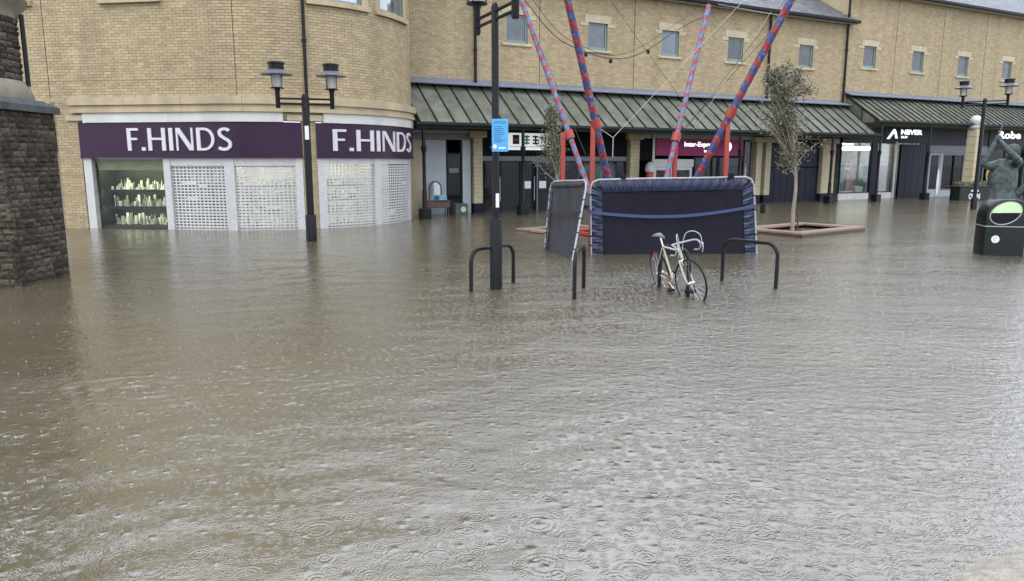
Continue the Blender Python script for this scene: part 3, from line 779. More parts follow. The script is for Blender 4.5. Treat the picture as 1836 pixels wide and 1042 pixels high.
# ------------------------------------------------------------------ lean-to canopies
def canopy(name, label, s0, s1, zg, zf, pitch, posts, back=WL, zglass_end=True):
    root = fthing(name, label, 'canopy', s0, 0); L = s1-s0
    n = round(L/pitch); p = L/n
    dz = zf-zg
    pane = MB().slab([(.02, .06, zg+.02), (p-.02, .06, zg+.02), (p-.02, back-.03, zf), (.02, back-.03, zf)], -.012).mesh('pane', 'canopy_glass')
    bar = MB()
    bar.slab([(-.017, .0, zg+.035), (.017, .0, zg+.035), (.017, back-.03, zf+.045), (-.017, back-.03, zf+.045)], -.075)
    bme = bar.mesh('glazing_bar', 'canopy_bar')
    for i in range(n): link('pane', pane, root, (i*p, 0, 0))
    for i in range(n+1): link('glazing_bar', bme, root, (i*p, 0, 0))
    m = MB(); m.slab([(-.1, back-.42, zf-.02), (L+.1, back-.42, zf-.02), (L+.1, back-.04, zf+.115), (-.1, back-.04, zf+.115)], .03)
    m.box(-.1, L+.1, back-.045, back-.012, zf+.05, zf+.22); m.build('lead_flashing', 'lead', root)
    m = MB()
    pf = [(.05, -.02), (-.02, -.06), (-.11, -.06), (-.14, -.02), (-.14, .055), (-.12, .055), (-.12, -.01), (-.03, -.03), (.04, .03)]; nP = len(pf)
    vs = [(-.12, y, zg+z) for y, z in pf] + [(L+.12, y, zg+z) for y, z in pf]
    m.add(vs, [(i, (i+1) % nP, (i+1) % nP+nP, i+nP) for i in range(nP)] + [tuple(range(nP)), tuple(range(2*nP-1, nP-1, -1))])
    m.box(-.1, L+.1, .055, .12, zg-.14, zg-.0); m.build('gutter', 'canopy_bar', root)
    # end frame with two panes
    for x in (0, L):
        m = MB(); m.box(x-.02, x+.02, .1, back-.05, zg-.12, zg-.04); ef = m.build('end_rail', 'canopy_bar', root)
        for y0, y1 in ((.35, 1.0), (1.08, back-.1)):
            h = lambda y: zg+.0 + dz*(y-.06)/(back-.09) - .08
            MB().slab([(x, y0, zg-.03), (x, y1, zg-.03), (x, y1, h(y1)), (x, y0, max(h(y0), zg))], .01).build('pane', 'canopy_glass', ef)
    for x in posts:
        x -= s0; m = MB()
        m.lathe([(.075, GROUND), (.075, .9), (.06, .95), (.055, 2.1), (.075, 2.14), (.095, 2.3), (.10, 2.33), (.06, 2.36), (.055, zg-.05)], 12, (x, .09))
        po = m.build('post', 'black_metal', root, True)
        MB().cbox(x-.17, x+.17, -.08, .26, GROUND, .34, .02).build('post_base', 'black_metal', po)
    return root
canopy('glazed_canopy', 'long lean-to canopy of greenish glass on black posts behind the trampoline rig', -.02, 22.40, 3.06, 4.50, .60,
       (.08, 3.75, 10.46, 13.94, 19.5))
canopy('raised_glazed_canopy', 'higher lean-to canopy of dirty glass over the sports and clothes shops', 22.55, 42.0, 3.68, 4.98, .46,
       (22.74, 26.42, 34.8))

# ------------------------------------------------------------------ masonry piers between the shops
def pier(s, w, top, label, plinth=True, mat='stone_pale'):
    r = fthing('shop_pier', label, 'pier', s, WL-.2, 'piers between the arcade shops')
    rg = random.Random(int(s*7)); m = MB()
    z = GROUND; k = 0
    me = {}
    while z < top-.25:
        h = .15 if z > .35 else .235
        m = MB().cbox(-w/2+rg.uniform(0,.006), w/2-rg.uniform(0,.006), 0, .3, z, min(z+h-.006, top-.25), .008); m.build('pier_block', 'dark_blue' if z < .3 and plinth else mat, r); z += h
    MB().box(-w/2+.02, w/2-.02, .02, .28, GROUND, top-.26).build('pier_core', 'mortar', r)
    MB().cbox(-w/2-.16, w/2+.16, -.06, .34, top-.25, top, .02).build('capital', 'stone_pale', r)
    return r
pier(2.85, .36, 2.95, 'stone pier with square capital left of the dark blue double doors')
pier(9.9, .46, 2.98, 'stone pier with square capital left of the maroon travel shop')
pier(16.85, .34, 2.95, 'slim stone pier right of the maroon travel shop')
pier(17.42, .34, 2.95, 'slim stone pier left of the dark closed shutter')
pier(21.45, .90, 2.95, 'broad stone pier right of the dark closed shutter')
MB_w = None

# ------------------------------------------------------------------ shop fronts under the canopies
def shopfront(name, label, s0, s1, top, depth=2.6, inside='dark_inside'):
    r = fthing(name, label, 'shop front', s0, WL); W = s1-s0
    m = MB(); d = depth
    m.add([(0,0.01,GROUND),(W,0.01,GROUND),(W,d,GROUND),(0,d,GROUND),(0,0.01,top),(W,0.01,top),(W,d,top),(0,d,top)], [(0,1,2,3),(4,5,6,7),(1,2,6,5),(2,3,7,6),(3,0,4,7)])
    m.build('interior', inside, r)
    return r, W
def frame_rect(r, a, b2, z0, z1, t, mat, y0=-.03, y1=.05, name='frame'):
    m = MB(); m.box(a, a+t, y0, y1, z0, z1); m.box(b2-t, b2, y0, y1, z0, z1); m.box(a+t, b2-t, y0, y1, z1-t, z1); m.box(a+t, b2-t, y0, y1, z0, z0+t)
    return m.build(name, mat, r)
def pane(r, a, b2, z0, z1, mat='glass_clear', y=.01): return MB().box(a, b2, y, y+.008, z0, z1).build('pane', mat, r)

# 1: pale panelled shop with dark doorway next to the corner building
r, W = shopfront('pale_panelled_shop', 'shop front with pale panels and a dark doorway beside the jeweller', .3, 2.66, 3.0)
MB().box(0, W, -.05, .05, 2.62, 2.99).build('fascia_board', 'grey_metal', r)
MB().box(0, W, -.09, -.0501, 2.86, 2.93).build('fascia_trim', 'pale_panel', r)
m = MB(); m.box(.55, 1.36, -.02, .04, GROUND, 2.61); m.build('wall_panel', 'pale_panel', r)
MB().box(.0, .53, -.02, .04, GROUND, 2.61).build('wall_panel', 'stone_pale', r)
MB().box(2.00, 2.32, -.04, .04, GROUND, 2.61).build('wall_panel', 'pale_panel', r)
m = MB(); m.box(1.38, 1.44, .02, .08, GROUND, 2.6); m.box(1.94, 2.0, .02, .08, GROUND, 2.6); m.box(1.44, 1.94, .02, .08, 2.1, 2.16); dr = m.build('door', 'dark_blue', r)
pane(dr, 1.44, 1.94, GROUND, 2.1, 'glass_shop', .05)
MB().box(1.5, 1.88, .04, .049, 1.45, 1.62).build('door_notice', 'grey_metal', dr)

# 2: dark blue doors under the white sign
r, W = shopfront('dark_blue_shop', 'dark blue glazed double doors under a white strip sign with small logos', 3.06, 9.6, 3.0)
MB().box(0, W, -.03, .05, 2.05, 2.99).build('fascia_board', 'dark_inside', r)
MB().box(0, W, -.05, .04, 1.88, 2.0495).build('transom', 'grey_metal', r)
sg = MB().box(.95, 2.98, -.11, -.0301, 2.28, 2.90).build('sign_board', 'sign_panel', r)
MB().box(.90, .98, -.13, -.112, 2.34, 2.84).build('sign_mark', 'sign_blue', sg)
def logo(x, mat, kind):
    m = MB()
    if kind == 0:
        m.cbox(x, x+.28, -.120, -.111, 2.49, 2.83, .004); o = m.build('sign_mark', 'dark_mark', sg)
        MB().box(x+.05, x+.23, -.124, -.1205, 2.61, 2.70).build('sign_mark', mat, sg)
    else:
        for zz in (2.50, 2.62, 2.74): m.box(x, x+.25, -.118, -.111, zz, zz+.06)
        m.box(x+.09, x+.16, -.121, -.1185, 2.48, 2.82); m.build('sign_mark', mat, sg)
logo(1.25, 'red_mark', 0); logo(1.72, 'green_mark', 1); logo(2.10, 'dark_mark', 1)
put_text('sign_mark', 'N', sg, 'dark_mark', 2.48, -.115, 2.50, .20, .30, .02)
MB().box(1.1, 2.8, -.116, -.111, 2.385, 2.41).build('sign_mark', 'pale_grey', sg)
for i, (a, b2) in enumerate(((.03, .75), (.77, 1.65), (1.67, 2.22), (2.34, 3.2), (3.22, 4.4), (4.42, 5.5), (5.52, 6.5))):
    f = frame_rect(r, a, b2, GROUND, 1.879, .05, 'dark_blue' if i != 3 else 'grey_metal', name='door')
    pane(f, a+.05, b2-.05, GROUND+.05, 1.83, 'glass_shop', .0)
    if i in (2, 3): MB().box(a+.12, a+.42, -.012, -.004, .85, 1.12).build('door_notice', 'paper', f)
    if i in (0, 2, 4): MB().tube([(b2-.02, -.09, .4), (b2-.02, -.09, 1.3)], .015, 6).build('handle', 'pale_grey', f)
MB().box(4.6, 6.4, .5, .6, .1, 1.75).build('window_display', 'pale_panel', r)
MB().box(5.0, 5.5, .3, .35, .5, 1.5).build('window_display', 'green_mark', r)

# 3: maroon travel shop
r, W = shopfront('maroon_travel_shop', 'shop front with maroon fascia and white lettering behind the striped poles', 10.2, 16.6, 3.0)
MB().box(0, W, -.02, .05, 2.80, 2.99).build('fascia_trim', 'pale_panel', r)
fb = MB().box(.85, 5.75, -.10, .05, 2.10, 2.795).build('fascia_board', 'maroon', r)
put_text('lettering', 'Inter-Express', fb, 'sign_lit', 2.35, -.104, 2.42, 1.75, .26, .02)
put_text('lettering', 'travel', fb, 'sign_lit', 3.45, -.104, 2.24, .45, .13, .015)
m = MB(); pts = [(4.72+.22*math.cos(t), -.106, 2.50+.20*math.sin(t)) for t in np.linspace(-1.9, 1.7, 16)]
m.tube(pts, [.02+.05*math.sin(PI*i/15) for i in range(16)], 6); m.build('fascia_emblem', 'sign_lit', fb)
MB().box(0, .84, -.02, .05, 1.9, 2.795).build('wall_panel', 'dark_inside', r)
for a, b2 in ((3.0, 4.4), (4.42, 5.9)):
    f = frame_rect(r, a, b2, GROUND, 2.05, .06, 'dark_blue'); pane(f, a+.06, b2-.06, GROUND+.06, 1.99, 'glass_shop')
for a, b2 in ((.80, 1.82), (1.84, 2.86)):
    f = frame_rect(r, a, b2, GROUND, 1.62, .12, 'white_metal', -.06, .05, 'door'); pane(f, a+.12, b2-.12, GROUND+.12, 1.5, 'glass_shop')
MB().box(.74, 2.92, -.08, .05, 1.63, 1.95).build('door_head', 'white_metal', r)
MB().box(.68, .80, -.09, -.0601, .0, 3.0).build('door_post', 'white_metal', r)
f = frame_rect(r, 5.92, 6.38, GROUND, 2.75, .05, 'grey_metal'); pane(f, 5.97, 6.33, GROUND+.05, 2.70, 'glass_clear')
MB().box(5.98, 6.2, .1, .15, .5, 1.6).build('poster', 'pale_grey', f); MB().box(6.1, 6.3, .16, .2, .9, 1.8).build('poster', 'red_mark', f)
m = MB(); 
for k in range(5): m.cbox(.5+k*.45, .85+k*.45, .9, 1.2, GROUND, .9+.2*(k % 2), .02)
m.build('desks', 'grey_metal', r)

# 4: closed dark shutter
r, W = shopfront('closed_shutter_shop', 'closed shop with dark navy boards behind the pale trunk tree', 17.62, 20.98, 3.0)
n = 8
for i in range(n): MB().cbox(i*W/n+.008, (i+1)*W/n-.008, -.02, .03, GROUND, 2.60, .006).build('shutter_board', 'dark_blue', r)
MB().box(0, W, -.05, .05, 2.605, 2.85).build('fascia_board', 'dark_inside', r)
MB().box(0, W, -.10, .05, 2.853, 2.95).build('head_trim', 'stone_pale', r)
MB().box(0, W, -.045, -.0205, 1.55, 1.62).build('rail', 'dark_inside', r)

# 5/6: clothes and sports shops in the taller building, 7: green shop
def rails(r, a, b2, z0, z1, seed, y=.8, mat='clothes', n=14):
    rg = random.Random(seed); m = MB(); x = a
    while x < b2:
        w = rg.uniform(.05, .14); h = rg.uniform(.5, 1.0)*(z1-z0); m.cbox(x, x+w, y+rg.uniform(-.2, .2), y+.35, z1-h, z1-rg.uniform(0, .1), .015); x += w+rg.uniform(0, .05)
    m.build('hanging_clothes', mat, r, kind='stuff')
r, W = shopfront('lit_clothes_shop', 'lit clothes shop window with hanging garments beside the broad stone pier', 22.5, 26.95, 3.55, 3.2, 'mid_inside')
MB().box(0, W-.9, -.06, .05, 2.80, 3.5).build('fascia_board', 'dark_green', r)
m = MB(); pts = [(.62, -.075, 3.18), (.66, -.075, 3.07), (.78, -.075, 3.05), (1.0, -.075, 3.13), (1.3, -.075, 3.27)]
m.tube(pts, [.02, .05, .055, .035, .006], 6); m.build('fascia_emblem', 'pale_grey', r)
for a, b2 in ((.0, 2.25), (2.75, 4.1)):
    f = frame_rect(r, a, b2, .30, 2.80, .05, 'black_metal'); pane(f, a+.05, b2-.05, .35, 2.75)
    MB().box(a, b2, -.04, .05, GROUND, .2995).build('stall_riser', 'white_paint', f)
MB().box(2.26, 2.74, -.06, .05, GROUND, 2.80).build('door', 'dark_blue', r)
MB().box(.1, 4.0, 1.2, 1.3, 2.45, 2.6).build('strip_light', 'shop_lamp_soft', r)
MB().box(.1, 4.0, 2.4, 2.5, 2.75, 2.8).build('strip_light', 'shop_lamp_soft', r)
MB().box(4.05, 4.16, -.09, .04, GROUND, 2.85).build('door_post', 'pale_grey', r)
rails(r, .2, 1.1, .5, 1.7, 1, 1.0); rails(r, 1.9, 2.3, .5, 1.6, 2, 1.3); rails(r, 2.8, 3.9, .4, 1.7, 3, .8, 'clothes_teal')
for x, mt in ((.95, 'clothes_teal'), (1.35, 'clothes_pink'), (1.6, 'clothes_pink')):
    m = MB(); m.lathe([(.10, .32), (.13, .6), (.11, .95), (.15, 1.25), (.17, 1.45), (.07, 1.53), (.05, 1.56), (.08, 1.64), (.08, 1.72), (.03, 1.79)], 10, (x, .6)); m.build('mannequin', mt, r, True)
m = MB(); m.cbox(1.6, 2.2, .25, .7, .3, .62, .02); m.build('display_plinth', 'white_paint', r)
m = MB(); m.cbox(.2, 1.5, .25, .7, .3, .40, .02); m.build('display_plinth', 'white_paint', r)

r, W = shopfront('dark_sports_shop', 'dark shop entrance under a fascia with white peaked emblem and block lettering', 26.98, 29.3, 3.6, 2.6)
fb = MB().box(-1.33, W, -.07, .05, 2.78, 3.55).build('fascia_board', 'dark_green', r)
m = MB()
m.slab([(-1.22, -.075, 2.98), (-1.05, -.075, 2.98), (-.66, -.075, 3.34), (-.62, -.075, 3.47), (-.74, -.075, 3.47)], .03)
m.slab([(-.66, -.0765, 3.34), (-.62, -.0765, 3.47), (-.50, -.0765, 3.36), (-.36, -.0765, 3.02), (-.54, -.0765, 3.02)], .03)
m.build('fascia_emblem', 'sign_lit', fb)
put_text('lettering', 'NEVER', fb, 'sign_lit', -.12, -.074, 3.22, 1.75, .25, .04)
put_text('lettering', 'OUT', fb, 'sign_lit', -.10, -.074, 3.03, .55, .12, .03)
for i in range(4): MB().cbox(.10+i*.52, .10+(i+1)*.52-.012, -.02, .03, .0, 2.77, .005).build('shutter_board', 'dark_blue', r)
MB().box(0, W, -.04, .04, GROUND, -.001).build('threshold', 'pale_grey', r)
m = MB()
for k in range(5): m.box(-.5+k*.35, -.35+k*.35, -.35, -.25, 2.72, 2.775)
m.build('spotlight_rail', 'pale_grey', r)

r, W = shopfront('tall_window_shop', 'shop front with tall grey framed windows left of the slender stone column', 29.4, 34.6, 3.6, 2.6)
MB().box(0, W, -.05, .05, 2.70, 3.55).build('fascia_board', 'dark_green', r)
MB().box(0, W, -.07, .05, 2.28, 2.695).build('transom', 'grey_metal', r)
for i, (a, b2) in enumerate(((.1, 1.0), (1.2, 3.2), (3.25, 5.1))):
    f = frame_rect(r, a, b2, .3, 2.279, .09, 'pale_panel' if i == 0 else 'grey_metal'); pane(f, a+.09, b2-.09, .39, 2.19, 'glass_shop')
    MB().box(a, b2, -.05, .05, GROUND, .2995).build('stall_riser', 'pale_panel', f)
MB().box(1.0, 1.2, -.06, .05, GROUND, 2.279).build('door_post', 'pale_panel', r)
rails(r, .3, 3.0, .4, 1.9, 7, .5, 'clothes')
m = MB(); rg = random.Random(8)
for k in range(26): x, z = rg.uniform(.4, 4.8), rg.uniform(.5, 2.0); m.cbox(x, x+rg.uniform(.08, .2), .3, .45, z, z+rg.uniform(.05, .2), .01)
m.build('window_goods', 'jewel_stand', r, kind='stuff')

r, W = shopfront('green_fascia_shop', 'dark green shop front with glowing white script lettering behind the bronze statue', 34.7, 42.0, 3.6, 2.6)
fb = MB().box(0, W, -.06, .05, 2.62, 3.55).build('fascia_board', 'dark_green', r)
put_text('lettering', 'Robe', fb, 'sign_lit', .82, -.068, 3.14, 2.25, .42, .03)
for i in range(4):
    a = .05+i*1.8; f = frame_rect(r, a, a+1.75, .1, 2.6, .07, 'dark_green'); pane(f, a+.07, a+1.68, .17, 2.53, 'glass_shop')
m = MB(); m.slab([(-.55+.32*math.cos(t)+.9, -.05, 1.15+.42*math.sin(t)) for t in np.linspace(0, 2*PI, 18, endpoint=False)], .012); m.build('poster', 'yellow', r)
m = MB(); m.slab([(.42+.11*math.cos(t), -.066, .85+.14*math.sin(t)) for t in np.linspace(0, 2*PI, 12, endpoint=False)], .006); m.build('poster', 'paper', r)

# ------------------------------------------------------------------ stone tower at the left edge
TW = (-7.35, 10.9)
tower = thing('stone_tower', 'dark rubble stone tower with wet plinth and round turret', 'tower', (TW[0], TW[1], 0))
rgt = random.Random(21)
MB().box(-2.2, -.035, .035, 1.32, GROUND, 2.62).build('core', 'rubble_mortar', tower)
def lump(w, h, d, rg):
    """a rough hewn stone: face toward -y, w x h, standing proud by d"""
    n = 3; vs = []; fs = []
    for j in range(n+1):
        for i in range(n+1):
            e = (i in (0, n)) or (j in (0, n))
            vs.append((w*(i/n-.5) + rg.uniform(-.006, .006), (0 if e else -d*rg.uniform(.4, 1.0)), h*j/n + rg.uniform(-.004, .004)))
    for j in range(n):
        for i in range(n): a = j*(n+1)+i; fs.append((a, a+1, a+n+2, a+n+1))
    k = len(vs); rim = [0, n, (n+1)*(n+1)-1, n*(n+1)]
    for r in rim: vs.append((vs[r][0], .05, vs[r][2]))
    ring = lambda a: list(range(*a))
    bot = [i for i in range(n+1)]; rt = [i*(n+1)+n for i in range(n+1)]; tp = [n*(n+1)+i for i in range(n, -1, -1)]; lf = [i*(n+1) for i in range(n, -1, -1)]
    fs += [tuple(bot[::-1] + [k, k+1]), tuple(rt[::-1] + [k+1, k+2]), tuple(tp[::-1] + [k+2, k+3]), tuple(lf[::-1] + [k+3, k])]
    return vs, fs
def stone_face(parent, length, z0, z1, place, seed, hmin=.065, hmax=.125, wmin=.11, wmax=.30):
    rg = random.Random(seed); z = z0
    while z < z1 - .04:
        h = min(rg.uniform(hmin, hmax), z1-z); x = -rg.uniform(0, .1)
        while x < length:
            w = rg.uniform(wmin, wmax); a, b2 = max(x, 0), min(x+w, length); x += w
            if b2-a < .05: continue
            m = MB(); m.add(*lump(b2-a-.014, h-.014, rg.uniform(.012, .04), rg))
            loc, rz = place((a+b2)/2, z+.007); o = link('stone', m.mesh('stone', 'rubble'), parent, loc, rz)
        z += h
stone_face(tower, 1.30, GROUND, 2.60, lambda s, z: ((-.03, s, z), PI/2), 1)
stone_face(tower, 1.25, GROUND, 2.60, lambda s, z: ((-1.26+s, .03, z), 0), 2)
# sloped wet coping, then a pale rounded course, then the turret
m = MB(); m.add([(-2.25,-.05,2.60),(.05,-.05,2.60),(.05,1.37,2.60),(-2.25,1.37,2.60),(-2.25,-.05,2.70),(.05,-.05,2.70),(.05,1.37,2.70),(-2.25,1.37,2.70),(-2.2,.16,2.80),(-.14,.16,2.80),(-.14,1.25,2.80),(-2.2,1.25,2.80)],
    [(0,3,2,1),(0,1,5,4),(1,2,6,5),(2,3,7,6),(3,0,4,7),(4,5,9,8),(5,6,10,9),(6,7,11,10),(7,4,8,11),(8,9,10,11)]); m.build('coping', 'weathered_ledge', tower)
TC = (-8.55-TW[0], 11.7-TW[1])
MB().lathe([(1.03, 2.78), (1.04, 2.86), (1.0, 2.98), (.96, 3.06), (.92, 3.09)], 40, TC).build('turret_base', 'tower_stone', tower, True)
tur = MB().lathe([(.895, 3.05), (.895, 4.1)], 40, TC).build('turret', 'rubble_mortar', tower, True)
def tplace(s, z):
    a = -PI*.62 + s/.91; return ((TC[0]+.905*math.cos(a), TC[1]+.905*math.sin(a), z), a + PI/2)
stone_face(tur, 2.2, 3.09, 4.08, tplace, 5, .07, .12, .10, .24)
MB().lathe([(.92, 4.02), (.95, 4.14), (1.02, 4.20), (1.08, 4.30), (1.06, 4.42), (.98, 4.5)], 40, TC).build('cornice', 'tower_stone', tower, True)
MB().lathe([(.92, 4.5), (.92, 10.5), (1.05, 10.6), (1.05, 10.9), (.1, 13.0)], 40, TC).build('turret_top', 'rubble', tower, True)
MB().tube([(TC[0]+.93, TC[1]+.34, 3.02), (TC[0]+.93, TC[1]+.34, 4.1)], .035, 8).build('downpipe', 'black_metal', tower, True)

# ------------------------------------------------------------------ twin lantern lamp posts
def lamp_post(label, loc, rz, harm, half, base_h, base_r, shaft_r, lant=True):
    r = thing('lamp_post', label, 'lamp post', loc, rz, 'twin lantern lamp posts')
    MB().lathe([(base_r, GROUND), (base_r, base_h-.02), (base_r*.92, base_h)], 18).build('base_sleeve', 'black_metal', r, True)
    MB().lathe([(shaft_r, base_h), (shaft_r, harm+.10), (shaft_r*.95, harm+.12), (shaft_r*.6, harm+.16)], 16).build('shaft', 'black_metal', r, True)
    for s in (-1, 1):
        m = MB()
        for dz in (-.055, .055): m.tube([(s*shaft_r*.8, 0, harm+dz), (s*(half-.02), 0, harm+dz)], .024, 8)
        m.build('bracket_arm', 'black_metal', r)
        x = s*half
        ln = MB().lathe([(.045, harm-.16), (.052, harm-.14), (.052, harm+.20), (.075, harm+.27)], 12, (x, 0)).build('lantern', 'black_metal', r, True)
        z = harm+.27
        MB().lathe([(.15, z), (.155, z+.02), (.06, z+.03)], 16, (x, 0)).build('lantern_foot', 'black_metal', ln, True)
        MB().lathe([(.105, z+.03), (.135, z+.36)], 16, (x, 0)).build('lantern_glass', 'lamp_glass', ln, True)
        for k in range(4):
            g = PI/4 + k*PI/2; cx, sy = math.cos(g), math.sin(g)
            MB().tube([(x+.145*cx, .145*sy, z+.01), (x+.165*cx, .165*sy, z+.40)], .009, 6).build('cage_bar', 'black_metal', ln)
        MB().lathe([(.345, z+.30), (.348, z+.308), (.16, z+.415), (.10, z+.415)], 24, (x, 0)).build('lantern_brim', 'grey_metal', ln, True)
        MB().lathe([(.165, z+.39), (.17, z+.52), (.185, z+.53), (.185, z+.57), (.14, z+.585)], 16, (x, 0)).build('lantern_cap', 'black_metal', ln, True)
    return r
lp1 = lamp_post('black twin lantern lamp post in front of the jeweller pier', (-4.74, 17.45, 0), .30, 3.21, .60, .62, .125, .085)
MB().box(-.045, .045, -.098, -.088, 2.35, 2.66).build('sticker', 'paper', lp1)
lp2 = lamp_post('tall black lamp post carrying a blue notice beside the bicycle stands', (-.235, 10.75, 0), math.atan2(-.92, .40), 3.85, .70, 1.04, .092, .052)
MB().box(.05, .055, -.02, .03, 1.2, 1.4).build('sticker', 'paper', lp2)
lp3 = lamp_post('twin lantern lamp post beside the slender stone column and bronze statue', (18.30, 29.45, 0), -.62, 4.10, .74, .45, .12, .07)
# blue notice strapped to the middle post
nb = thing('blue_notice', 'pale blue printed notice strapped to the tall black lamp post', 'notice', (-.168, 10.62, 1.99), .10)
MB().cbox(-.115, .115, -.004, .004, 0, .45, .002).build('board', 'sign_blue', nb)
put_text('lettering', 'NOTICE', nb, 'sign_text', -.085, -.006, .385, .16, .035, .01, .001)
m = MB()
rg = random.Random(3)
for k in range(9): m.box(-.09, -.09+rg.uniform(.10, .18), -.0062, -.0045, .34-k*.026, .350-k*.026)
m.build('print_lines', 'sign_text', nb)
m = MB(); m.slab([(-.075+.028*math.cos(t), -.0065, .07+.03*math.sin(t)) for t in np.linspace(0, 2*PI, 10, endpoint=False)], .001); m.box(-.02, .08, -.0062, -.0045, .04, .06); m.build('print_mark', 'paper', nb)
for z in (.06, .38): MB().tube([(-.066+.062*math.cos(t), .125+.0+.062*math.sin(t)*1.0-.0, z) for t in np.linspace(0, 2*PI, 16, endpoint=False)], .006, 5, closed=True).build('strap', 'grey_metal', nb)

# ------------------------------------------------------------------ cycle stands
def stand(label, a, b2, top):
    a, b2 = Vector((*a, 0)), Vector((*b2, 0)); d = b2-a; L = d.length; r = .19
    o = thing('cycle_stand', label, 'cycle stand', ((a.x+b2.x)/2, (a.y+b2.y)/2, 0), math.atan2(d.y, d.x), 'black hoop cycle stands')
    pts = [(-L/2, 0, GROUND), (-L/2, 0, top-r)] + arc((-L/2+r, 0, top-r), r, PI, PI/2, 7)[1:] + arc((L/2-r, 0, top-r), r, PI/2, 0, 7) + [(L/2, 0, GROUND)]
    MB().tube(pts, .029, 12).build('hoop', 'black_metal', o, True)
    for s in (-1, 1): MB().lathe([(.07, GROUND), (.07, GROUND+.012), (.035, GROUND+.02)], 12, (s*L/2, 0)).build('flange', 'black_metal', o)
stand('black hoop cycle stand behind the tall lamp post', (-.59, 10.53), (.02, 11.35), .60)
stand('empty black hoop cycle stand between the lamp post and the bicycle', (.85, 9.93), (1.06, 10.80), .64)
stand('black hoop cycle stand that the cream bicycle leans on', (2.20, 10.90), (2.44, 10.10), .64)
stand('empty black hoop cycle stand on the far side of the bicycle from the lamp post', (3.32, 11.55), (3.90, 10.78), .66)

# ------------------------------------------------------------------ bicycle
def smooth_path(pts, n=5):
    V = [Vector(p) for p in pts]; out = []
    for i in range(len(V)-1):
        a, b2, c, d = V[max(i-1, 0)], V[i], V[i+1], V[min(i+2, len(V)-1)]
        for k in range(n):
            t = k/n; out.append(.5*((2*b2) + (c-a)*t + (2*a-5*b2+4*c-d)*t*t + (3*b2-a-3*c+d)*t**3))
    return out + [V[-1]]
bk = thing('bicycle', 'cream racing bicycle with drop handlebars leaning on a cycle stand in the flood', 'bicycle', (2.30, 11.02, GROUND), math.radians(-77))
bk.rotation_euler = (math.radians(13), 0, math.radians(-77))
WR = .335
def wheel(parent, c, turn=None):
    T = turn or (lambda p: p)
    def ring(rad, rt, mat, name, par):
        return MB().tube([T((c[0]+rad*math.cos(t), c[1], c[2]+rad*math.sin(t))) for t in np.linspace(0, 2*PI, 40, endpoint=False)], rt, 7, closed=True).build(name, mat, par, True)
    w = ring(WR-.013, .013, 'black_rubber', 'wheel', parent)
    ring(WR-.030, .008, 'grey_metal', 'rim', w)
    m = MB()
    for k in range(24):
        t = 2*PI*k/24; y = .03 if k % 2 else -.03; t2 = t + (.5 if k % 4 < 2 else -.5)
        m.tube([T((c[0]+.02*math.cos(t2), c[1]+y, c[2]+.02*math.sin(t2))), T((c[0]+(WR-.035)*math.cos(t), c[1], c[2]+(WR-.035)*math.sin(t)))],   .0012, 3, caps=False)
    m.build('spokes', 'chrome', w, kind='stuff')
    MB().tube([T((c[0], c[1]-.06, c[2])), T((c[0], c[1]+.06, c[2]))], .019, 8).build('hub', 'chrome', w, True)
    return w
RH, FH, BB = (0, 0, WR), (1.0, 0, WR), (.43, 0, .275)
ST, HT, HB = (.285, 0, .775), (.835, 0, .80), (.872, 0, .675)
wheel(bk, RH)
ax = Vector((HT[0]-HB[0], 0, HT[2]-HB[2])).normalized(); RM = Matrix.Rotation(math.radians(14), 3, ax); HTv = Vector(HT)
TN = lambda p: tuple(RM @ (Vector(p)-HTv) + HTv)
wheel(bk, FH, TN)
fr = MB().tube([HT, HB], .019, 10).tube([ST, (HT[0]-.005, 0, HT[2]-.03)], .014, 10).tube([BB, HB], .016, 10).tube([BB, ST], .015, 10).tube([(BB[0], -.035, BB[2]), (BB[0], .035, BB[2])], .022, 10)
for s in (-1, 1):
    fr.tube([(BB[0]-.03, s*.025, BB[2]), (.12, s*.05, WR-.01), (0, s*.062, WR)], .009, 8); fr.tube([(ST[0], s*.016, ST[2]-.02), (.1, s*.045, .5), (0, s*.062, WR)], .008, 8)
fr.build('frame', 'bike_cream', bk, True)
fk = MB()
fk.tube([TN((HB[0], -.06, HB[2]-.035)), TN((HB[0], .06, HB[2]-.035))], .016, 8)
for s in (-1, 1): fk.tube([TN((HB[0], s*.055, HB[2]-.03)), TN((.925, s*.058, .50)), TN((.96, s*.058, .40)), TN((1.0, s*.055, WR))], [.013, .012, .010, .009], 8)
fk.build('fork', 'bike_cream', bk, True)
MB().tube([ST, (.255, 0, .90)], .013, 8).build('seat_post', 'chrome', bk, True)
m = MB()
sec = [(.10, .070, .925), (.14, .075, .94), (.20, .060, .942), (.27, .030, .932), (.34, .020, .93), (.39, .012, .922)]
vs = []; 
for x, w, z in sec:
    for k in range(8): t = 2*PI*k/8; vs.append((x, w*math.cos(t), z + .022*math.sin(t)))
fs = [(i*8+k, i*8+(k+1) % 8, i*8+8+(k+1) % 8, i*8+8+k) for i in range(len(sec)-1) for k in range(8)] + [tuple(range(7, -1, -1)), tuple((len(sec)-1)*8+k for k in range(8))]
m.add(vs, fs); m.build('saddle', 'grey_metal', bk, True)
MB().tube([TN(HT), TN((.822, 0, .87)), TN((.85, 0, .895)), TN((.915, 0, .90))], .014, 8).build('stem', 'chrome', bk, True)
hb_ = MB()
for s in (-1, 1):
    pts = [(.915, 0, .90), (.915, s*.12, .90), (.925, s*.185, .90), (.965, s*.205, .897)] + [(.965+.068*math.sin(t)*1.05, s*.207, .829+.068*math.cos(t)) for t in np.linspace(0.2, PI, 9)] + [(.90, s*.207, .757)]
    hb_.tube([TN(p) for p in pts], .0125, 8)
hb = hb_.build('handlebar', 'tube_white', bk, True)
